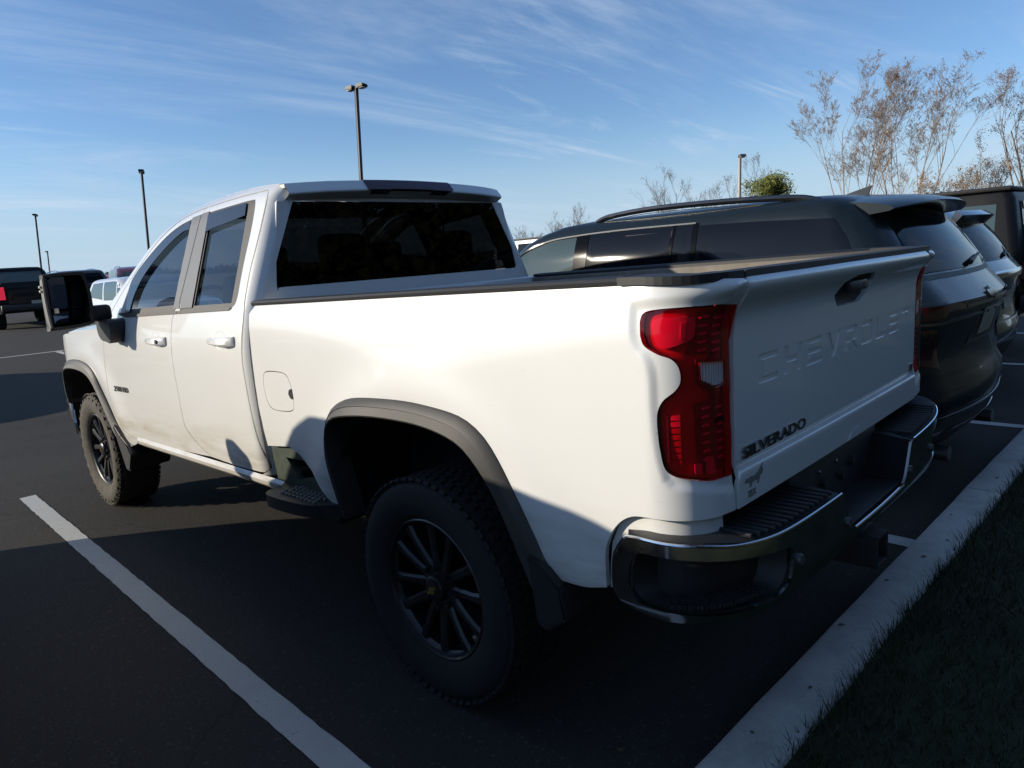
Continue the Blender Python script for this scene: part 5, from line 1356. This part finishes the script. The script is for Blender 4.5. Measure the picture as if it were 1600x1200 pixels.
# ---- boxy off-roader
def build_boxy(label, loc, rz, paint, roofmat, glassm, sl=1.0, name='off_road_vehicle', spare=True):
    rg = [(.45, 1.95, -2.05, .80, .08, .10), (.62, 2.0, -2.08, .80, .08, .10), (1.05, 1.95, -2.08, .80, .10, .10), (1.10, 1.92, -2.07, .79, .1, .10), (1.17, .85, -2.07, .785, .08, .10), (1.20, .78, -2.06, .78, .06, .10), (1.74, .48, -1.98, .70, .06, .10), (1.80, .40, -1.95, .68, .08, .10), (1.83, .25, -1.88, .60, .08, .1), (1.84, .1, -1.7, .4, .1, .1)]
    c = Car(name, label, 'off-road vehicle', loc, rz, rg, paint, .03, .02)
    c.sidepanel('side_window', rr(.05, .60, 1.24, 1.68), glassm); c.sidepanel('side_window', rr(-.85, -.05, 1.24, 1.70), glassm); c.sidepanel('side_window', rr(-1.80, -.95, 1.24, 1.68), glassm)
    c.frontpanel('windshield', [(-.70, 1.24), (.70, 1.24), (.62, 1.70), (-.62, 1.70)], glassm)
    rw_ = c.rearpanel('rear_window', [(-.52, 1.24), (.52, 1.24), (.47, 1.70), (-.47, 1.70)], glassm, d=.012)
    for x in (-.36, .36): c.rearpanel('window_hinge', rr(x-.03, x+.03, 1.62, 1.73), BLKPLAS, d=.03, par=rw_)
    V = []; 
    box('hard_top', (0, -.75, 1.845), (1.36, 2.36, .05), roofmat, c.root, .02)
    for sx in (-1, 1):
        c.rearpanel('tail_lamp', rr(sx*.60, sx*.76, .86, 1.05) if sx > 0 else rr(-.76, -.60, .86, 1.05), REDL, d=.04, thick=.05)
        for y in (1.35, -1.35):
            box('wheel_flare', (sx*.86, y, .88), (.20, .98, .07), BLKPLAS, c.root, .03)
        box('side_mirror', (sx*.95, .72, 1.25), (.22, .10, .18), BLKPLAS, c.root, .03)
    box('rear_bumper', (0, -2.16, .60), (1.6, .18, .18), BLKPLAS, c.root, .03)
    box('front_bumper', (0, 2.08, .60), (1.6, .18, .18), BLKPLAS, c.root, .03)
    if spare:
        sw_ = empty('spare_wheel'); sw_.parent = c.root; sw_.location = (.06, -2.22, 1.08); sw_.rotation_euler = (0, 0, R(90))
        lathe('tyre', [(-.12, .24), (-.135, .28), (-.135, .36), (-.11, .395), (0, .40), (.11, .395), (.12, .24)], RUBBER, sw_, 36)
        lathe('rim', [(-.10, .25), (-.08, .23), (-.05, .12), (-.06, 0)], RIM, sw_, 36)
        tube('rear_wiper', [(.0, -2.09, 1.30), (.12, -2.10, 1.36), (.30, -2.10, 1.44)], .014, BLKPLAS, c.root, 6)
    c.wheels((1.35, -1.35), .80, .40, RIM)
    return c
build_boxy('tall boxy black off-road vehicle with hard top at the right edge', (8.55, 1.80, 0), R(-1), PBLK2, BLKPLAS, CARGLASSL).root.scale = (1.06, 1.06, 1.08)
build_boxy('white boxy vehicle with black windows seen over the dark SUV', (16.3, 14.2, gz(16, 14)), R(180), PWHITE, BLKPLAS, CARGLASS).root.scale = (1.08, 1.08, 1.08)
# ---- far row on the left
LITRED = pbr('lit_red_lamp', (.75, .03, .06), .2, coat=.5)
LITRED.node_tree.nodes['Principled BSDF'].inputs['Emission Color'].default_value = (1, .03, .08, 1); LITRED.node_tree.nodes['Principled BSDF'].inputs['Emission Strength'].default_value = .45
def build_far_pickup(label, loc, rz, paint):
    lower = [(.50, 2.75, -2.9, .94, .2, .12), (.70, 2.85, -2.92, .98, .25, .12), (1.05, 2.85, -2.92, 1.0, .25, .12), (1.22, 2.80, -2.92, .99, .25, .12), (1.30, 2.6, -2.92, .97, .2, .1), (1.36, 1.6, -2.90, .95, .15, .1), (1.40, 1.45, -2.88, .94, .12, .08)]
    c = Car('pickup_truck', label, 'pickup truck', loc, rz, lower, paint, .10, .02)
    cab = [(1.39, 1.40, -.85, .93, .12, .10), (1.80, .72, -.72, .78, .12, .12), (1.88, .55, -.68, .74, .12, .12), (1.93, .3, -.6, .64, .1, .1), (1.95, 0, -.4, .4, .1, .1)]
    V = []; F = []
    half = [ring_pts(*q, .06, .02) for q in cab]; m = len(half[0]); n = 2*m-2
    for h in half: V += h+[(-x, y, z) for x, y, z in reversed(h[1:-1])]
    for i in range(len(half)-1):
        for k in range(n): F.append((i*n+k, i*n+(k+1) % n, (i+1)*n+(k+1) % n, (i+1)*n+k))
    F.append(tuple(range((len(half)-1)*n, len(half)*n)))
    mesh_obj('cab', V, F, paint, c.root)
    bed_r_ = c.r; c.r = cab
    c.rearpanel('rear_window', [(-.70, 1.46), (.70, 1.46), (.62, 1.80), (-.62, 1.80)], CARGLASSL, d=.03)
    c.sidepanel('side_window', [(1.0, 1.46), (-.66, 1.46), (-.60, 1.80), (.62, 1.80)], CARGLASS, d=.01)
    c.r = bed_r_
    box('bed_cover', (0, -1.88, 1.405), (1.66, 1.96, .02), DARK, c.root, .004)
    for sx in (-1, 1):
        c.rearpanel('tail_lamp', rr(.78, .97, .92, 1.30) if sx > 0 else rr(-.97, -.78, .92, 1.30), LITRED, d=.012)
        box('side_mirror', (sx*1.12, 1.25, 1.42), (.22, .10, .22), BLKPLAS, c.root, .03)
    box('rear_bumper', (0, -2.98, .66), (1.9, .16, .2), BLKPLAS, c.root, .04)
    c.rearpanel('number_plate', rr(-.16, .16, .70, .85), PLATE, d=.12)
    c.rearpanel('tailgate_handle', rr(-.14, .14, 1.18, 1.26), DARK, d=.01)
    c.wheels((1.85, -1.75), .86, .40, RIM)
    return c
def at(px, py, d):
    r = FW+RT*((px-800)/FPX)+DN*((py-600)/FPX)
    r = r/math.hypot(r.x, r.y)
    return CAM+r*d
p = at(69, 500, 26.5); x0 = p.x
build_far_pickup('black pickup with a red tail lamp on the far side of the aisle', (x0, p.y+2.9, gz(0, p.y+1)), R(-2), PBLK2)
p = at(108, 450, 34); build_suv('suv', 'black SUV parked behind the pickup door mirror', (p.x, p.y, gz(0, p.y)), R(0), PBLACK, .95, .95, .96)
p = at(196, 450, 18.0); build_suv('hatchback_car', 'small white car seen past the windscreen pillar of the white pickup', (p.x+.55, p.y, gz(0, p.y)), R(180), PWHITE, .82, .90, .84, glass=CARGLASSL, cat='car', rails=False)
p = at(200, 430, 33); build_suv('suv', 'maroon SUV in the far row behind the small white car', (p.x+.4, p.y, gz(0, p.y)), R(170), PMAROON, .95, .95, 1.0, glass=CARGLASSL)
p = at(166, 440, 38); build_suv('hatchback_car', 'small red car between the black SUV and the maroon SUV', (p.x, p.y, gz(0, p.y)), R(20), PRED, .80, .90, .84, cat='car', rails=False)
# ================================================================== lamp posts
POLE = pbr('bronze_pole', (.022, .022, .024), .5, .3)
POLEG = pbr('grey_pole', (.17, .16, .14), .5, .3)
LENSM = pbr('lamp_lens', (.55, .55, .50), .4)
def lamp_post(label, px, py, d, heads, hdg, mat, w_=.13, group='lamp posts of the parking lot'):
    top = at(px, py, d)
    t = (top.z-gz(top.x, top.y))/UP.z
    base = top-UP*t
    root = empty('lamp_post', base); tag(root, label, 'lamp post', group)
    q = UP.to_track_quat('Z', 'Y'); root.rotation_mode = 'QUATERNION'; root.rotation_quaternion = q
    bm = bmesh.new(); add_box(bm, (0, 0, t/2), (w_, w_, t), .012); bm_obj('pole', bm, mat, root)
    lathe_base = box('base_plinth', (0, 0, .30), (.5, .5, .7), KERB, root, .05)
    for hh in heads:
        ang = hdg+hh
        Rz = Matrix.Rotation(ang, 3, 'Z')
        box('lamp_arm', Rz @ Vector((.09, 0, t-.02)), (.16, .06, .06), mat, root, .01, Rz)
        bm = bmesh.new()
        sh = [(.10, -.07), (.10, .06), (.16, .09), (.48, .07), (.52, -.02), (.50, -.06), (.16, -.09)]
        a = [bm.verts.new((x, -.16, z)) for x, z in sh]; b = [bm.verts.new((x, .16, z)) for x, z in sh]
        bm.faces.new(a); bm.faces.new(list(reversed(b)))
        for i in range(len(sh)): bm.faces.new((a[i], b[i], b[(i+1) % len(sh)], a[(i+1) % len(sh)]))
        bmesh.ops.bevel(bm, geom=list(bm.edges), offset=.02, segments=2, affect='EDGES')
        for v in bm.verts: v.co = Rz @ v.co+Vector((0, 0, t))
        h = bm_obj('lamp_head', bm, mat, root)
        box('lamp_glass', Rz @ Vector((.33, 0, t-.085)), (.28, .24, .03), LENSM, h, .01, Rz)
    return root
lamp_post('tall dark lamp post with two heads rising above the white pickup roof', 556.5, 136, 31, (0, math.pi), R(12), POLE)
lamp_post('dark two-headed lamp post left of the pickup windscreen', 221, 268, 52, (0, math.pi), R(-20), POLE)
lamp_post('far thin lamp post with two heads at the left edge', 55, 336, 80, (0, math.pi), R(-20), POLE, .14)
lamp_post('small far lamp post just left of the pickup mirror', 74, 393, 120, (0,), R(10), POLE, .15)
lamp_post('grey lamp post with one head above the dark SUV roof rail', 1156, 245, 42, (0,), R(140), POLEG, .14)

# ================================================================== trees
BARK = pbr('pale_bark', (.34, .25, .18), .85, var=.3, vscale=6)
BARKG = pbr('grey_bark', (.20, .16, .13), .9, var=.3, vscale=6)
LEAFB = pbr('dry_brown_leaf', (.15, .085, .05), .8, var=.3, vscale=1)
LEAFT = pbr('tan_leaf', (.24, .16, .075), .8, var=.3, vscale=1)
LEAFG = pbr('olive_leaf', (.15, .165, .03), .7, var=.45, vscale=1.2)
def tree(label, base, height, stems, seed, spread=.35, leafm=LEAFB, nleaf=260, twigs=True, leaf_tip=.72, bark=BARK, group=None, cat='tree', depth=4, rad=.09, name='bare_tree', leaf=.11):
    r = random.Random(seed)
    root = empty(name, base); tag(root, label, cat, group)
    BV, BF = [], []; tips = []
    def addtube(pts, rads, n):
        V, F = tube_data(pts, rads, n, False); o = len(BV); BV.extend(V); BF.extend(tuple(i+o for i in f) for f in F)
    def branch(p, d, ln, ra, lev):
        k = 5 if lev < 2 else 4
        pts = [p]; rads = [ra]; dd = d.copy()
        for i in range(k):
            wob = .055 if lev < 2 else .12
            dd = (dd+Vector((r.gauss(0, wob), r.gauss(0, wob), r.gauss(.03, .05)))).normalized()
            p = p+dd*(ln/k); pts.append(p); rads.append(max(.0055, ra*(1-(i+1)/k*.72)))
        addtube(pts, rads, 6 if lev == 0 else (4 if lev < 2 else 3))
        if lev >= depth: tips.append(p); return
        nb = (6 if lev == 0 else 5) if lev < 3 else (4 if lev == 3 else 3)
        for b in range(nb):
            t = r.uniform(.30, 1.0); i = min(k-1, int(t*k)); q = pts[i].lerp(pts[i+1], t*k-i)
            base_d = (pts[i+1]-pts[i]).normalized()
            ax = Vector((r.gauss(0, 1), r.gauss(0, 1), r.gauss(0, .35))).normalized()
            nd = (base_d+ax*(r.uniform(.35, .8) if lev < 2 else r.uniform(.6, 1.1))+Vector((0, 0, .35 if lev < 2 else .12))).normalized()
            branch(q, nd, ln*r.uniform(.36, .60)*(1.15-.45*t), max(.004, rads[i]*.55), lev+1)
        tips.append(p)
    for s in range(stems):
        a = 2*math.pi*s/stems+r.uniform(-.5, .5); sp = spread*r.uniform(.3, 1.1) if stems > 1 else r.uniform(0, .05)
        d = (UP+Vector((math.cos(a)*sp, math.sin(a)*sp, 0))).normalized()
        branch(Vector((math.cos(a)*.12*(stems > 1), math.sin(a)*.12*(stems > 1), -.1)), d, height*r.uniform(.74, .92), rad*height/9*r.uniform(.7, 1.1), 0)
    mesh_obj('trunk', BV, BF, bark, root, sharp=None)
    LV, LF = [], []
    zs = sorted(t.z for t in tips); zc_ = zs[int(len(zs)*leaf_tip)] if leaf_tip < 1 else zs[-1]
    pool = [t for t in tips if t.z > zc_] or tips
    pick = [r.choice(pool) for _ in range(max(8, nleaf//4))]
    for i in range(nleaf):
        t = r.choice(pick)
        c = t+Vector((r.gauss(0, .10), r.gauss(0, .10), r.gauss(-.08, .13)))
        a = Vector((r.gauss(0, 1), r.gauss(0, 1), r.gauss(0, 1))).normalized(); b = a.orthogonal().normalized()
        s = leaf*r.uniform(.5, 1.0); o = len(LV)
        LV += [c-a*s*.5, c+b*s*.35, c+a*s*.5, c-b*s*.35]; LF.append((o, o+1, o+2, o+3))
    cr_ = mesh_obj('crown', LV, LF, leafm, root, smooth=False)
    return root
def tbase(px, py, d):
    p = at(px, py, d); p.z = gz(p.x, p.y)-.3; return p
def th(pxb, px, py, d):
    return at(px, py, d).z
T = 'bare trees along the far edge of the lot'
def tr(label, px, pytop, d, stems, seed, **k):
    b = tbase(px, 320, d); h = at(px, pytop, d).z-b.z
    return tree(label, b, h*.84, stems, seed, **k)
tr('tall bare multi-stemmed tree left of the fin aerial with dry leaves at its top', 1335, 100, 46, 4, 11, spread=.30, nleaf=420, leaf_tip=.90, depth=5, rad=.055, leaf=.09)
tr('tallest bare multi-stemmed tree right of the fin aerial, trunks fanning out', 1412, 90, 44, 5, 23, spread=.40, nleaf=520, leaf_tip=.90, depth=5, rad=.055, leaf=.09)
tr('leafy brown tree cut by the right picture edge', 1608, 95, 48, 5, 37, spread=.35, nleaf=2600, leaf_tip=.35, depth=4)
tr('lower brown-leaved tree just left of the tree at the right edge', 1545, 215, 52, 5, 41, spread=.35, nleaf=1300, leaf_tip=.4, depth=3)
tr('rounded tan bushy willow right of the tall bare trees', 1480, 245, 40, 9, 53, spread=.55, nleaf=2600, leaf_tip=.12, leafm=LEAFT, depth=3, name='bushy_tree', rad=.05)
tr('low tan shrub above the boxy black vehicle', 1575, 280, 38, 9, 59, spread=.6, nleaf=2200, leaf_tip=.1, leafm=LEAFT, depth=3, name='bushy_tree', rad=.05)
tr('small bare sapling with clustered leaves left of the grey lamp post', 1042, 262, 60, 4, 61, spread=.22, nleaf=110, leaf_tip=.88, depth=3, bark=BARKG)
tr('small bare sapling between the grey lamp post and the pair of saplings', 1118, 268, 62, 4, 67, spread=.3, nleaf=120, leaf_tip=.85, depth=3, bark=BARKG)
tr('slim bare tree standing behind the grey lamp post', 1178, 216, 60, 2, 71, spread=.12, nleaf=60, leaf_tip=.9, depth=3, bark=BARKG)
tr('low bare thicket at the foot of the grey lamp post', 1130, 297, 55, 8, 73, spread=.6, nleaf=150, leaf_tip=.4, depth=3, bark=BARKG, rad=.06)
tr('low bare shrub right of the pickup rear window', 885, 312, 62, 6, 79, spread=.4, nleaf=60, leaf_tip=.85, depth=3, bark=BARKG, rad=.06)
tr('tiny bare shrub at the end of the pickup rear window', 820, 345, 70, 4, 83, spread=.4, nleaf=20, leaf_tip=.85, depth=3, bark=BARKG, rad=.06)
# round olive tree
def leafy_ball():
    d = 50; c = at(1205, 292, d); base = Vector((c.x, c.y, gz(c.x, c.y)-.2))
    root = empty('leafy_tree', base); tag(root, 'round olive-green tree above the dark SUV roof', 'tree')
    V, F = tube_data([(0, 0, 0), (0, 0, (c.z-base.z)*.5), (.05, 0, (c.z-base.z))], [.10, .08, .03], 8); mesh_obj('trunk', V, F, BARK, root)
    r = random.Random(9); LV, LF = [], []; H = c.z-base.z
    cl = [Vector((r.gauss(0, .55), r.gauss(0, .55), H-.1+r.gauss(0, .38))) for _ in range(46)]
    for i in range(7000):
        q = r.choice(cl)+Vector((r.gauss(0, .22), r.gauss(0, .22), r.gauss(0, .2)))
        a = Vector((r.gauss(0, 1), r.gauss(0, 1), r.gauss(0, 1))).normalized(); b = a.orthogonal().normalized(); s = r.uniform(.05, .10); o = len(LV)
        LV += [q-a*s, q+b*s*.6, q+a*s, q-b*s*.6]; LF.append((o, o+1, o+2, o+3))
    mesh_obj('crown', LV, LF, LEAFG, root, smooth=False)
leafy_ball()
# far tree belt on the skyline; unseen belt behind the camera sized to block skylight
def belt(name, label, pts, h0, h1, n, seed, mat, leaf=.9, core=0):
    r = random.Random(seed); LV, LF = [], []
    for i in range(n):
        t = r.random()*(len(pts)-1); k = int(t); f_ = t-k
        x = pts[k][0]*(1-f_)+pts[k+1][0]*f_+r.gauss(0, 4); y = pts[k][1]*(1-f_)+pts[k+1][1]*f_+r.gauss(0, 4)
        hh = h0+(h1-h0)*(.5+.5*math.sin(t*23.0+math.sin(t*61)))*r.random()
        q = Vector((x, y, gz(x, y)+hh*r.random()**.7)); a = Vector((r.gauss(0, 1), r.gauss(0, 1), r.gauss(0, 1))).normalized(); b = a.orthogonal().normalized(); s = leaf*r.uniform(.4, 1); o = len(LV)
        LV += [q-a*s, q+b*s, q+a*s, q-b*s]; LF.append((o, o+1, o+2, o+3))
    if core:  # opaque core keeps sky from showing through the belt
        n = 120; o0 = len(LV)
        for i in range(n+1):
            t = i/n*(len(pts)-1); k = min(len(pts)-2, int(t)); f_ = t-k
            x = pts[k][0]*(1-f_)+pts[k+1][0]*f_; y = pts[k][1]*(1-f_)+pts[k+1][1]*f_
            hh = core*(.85+.15*math.sin(i*1.7)+.1*r.random())
            LV += [Vector((x, y-2, -.5)), Vector((x, y-1, hh)), Vector((x, y+1, hh*.97)), Vector((x, y+2, -.5))]
        for i in range(n):
            for q in range(3): a_ = o0+i*4+q; LF.append((a_, a_+1, a_+5, a_+4))
    o = mesh_obj(name, LV, LF, mat, smooth=False); tag(o, label, 'woodland', kind='stuff'); return o
belt('far_woodland', 'distant band of trees along the skyline', [(-40, 420), (60, 400), (160, 360), (260, 300), (400, 180), (460, 20)], 1.5, 4.5, 26000, 3, pbr('far_foliage', (.06, .06, .045), .95, var=.3, vscale=.1), .7)
belt('unseen_tree_belt', 'unseen tree belt behind the camera, sized and filled to block sky light', [(-90, -20), (-40, -27), (-10, -28), (30, -30), (80, -28)], 9, 17, 60000, 4, pbr('near_foliage', (.028, .030, .020), .9, var=.3, vscale=.3), .32, core=10.5)
# fallen leaves and crumbs on the kerb and asphalt
LEAFD = pbr('fallen_leaf', (.10, .07, .04), .85)
r = random.Random(12)
def fallen(p, s, mat=LEAFD, label='dry fallen leaf lying on the kerb', name='fallen_leaf'):
    pts = [(0, -.5), (.18, -.25), (.34, -.18), (.22, .05), (.30, .25), (.08, .28), (0, .55), (-.10, .27), (-.30, .22), (-.20, .02), (-.32, -.2), (-.14, -.24)]
    a = r.uniform(0, 6.28); V = []
    for x, y in pts: V.append((s*(x*math.cos(a)-y*math.sin(a)), s*(x*math.sin(a)+y*math.cos(a)), .004+s*.12*abs(x)))
    V2 = [(x, y, z-.0015) for x, y, z in V]; n = len(V)
    F = [tuple(range(n)), tuple(reversed(range(n, 2*n)))]+[(i, i+n, (i+1) % n+n, (i+1) % n) for i in range(n)]
    o = mesh_obj(name, V+V2, F, mat, smooth=False); o.location = p; tag(o, label, 'leaf', 'fallen leaves on the kerb'); return o
for a, b in ((.62, -1.04), (.95, -1.09), (1.55, -1.05), (-.30, -1.10), (.15, -1.03), (2.3, -1.10), (1.2, -1.12), (-.62, -1.06)):
    fallen(L(a, b, .1315), r.uniform(.014, .032))
for a, b in ((-.55, -.90), (-.42, -.80), (.1, -.55), (-.8, -.7), (.5, -.75), (-1.0, -.93), (.85, -.8), (-.2, -.93)):
    fallen(L(a, b, .001), r.uniform(.014, .03), label='dry fallen leaf on the asphalt in front of the kerb')['group'] = 'fallen leaves on the asphalt'
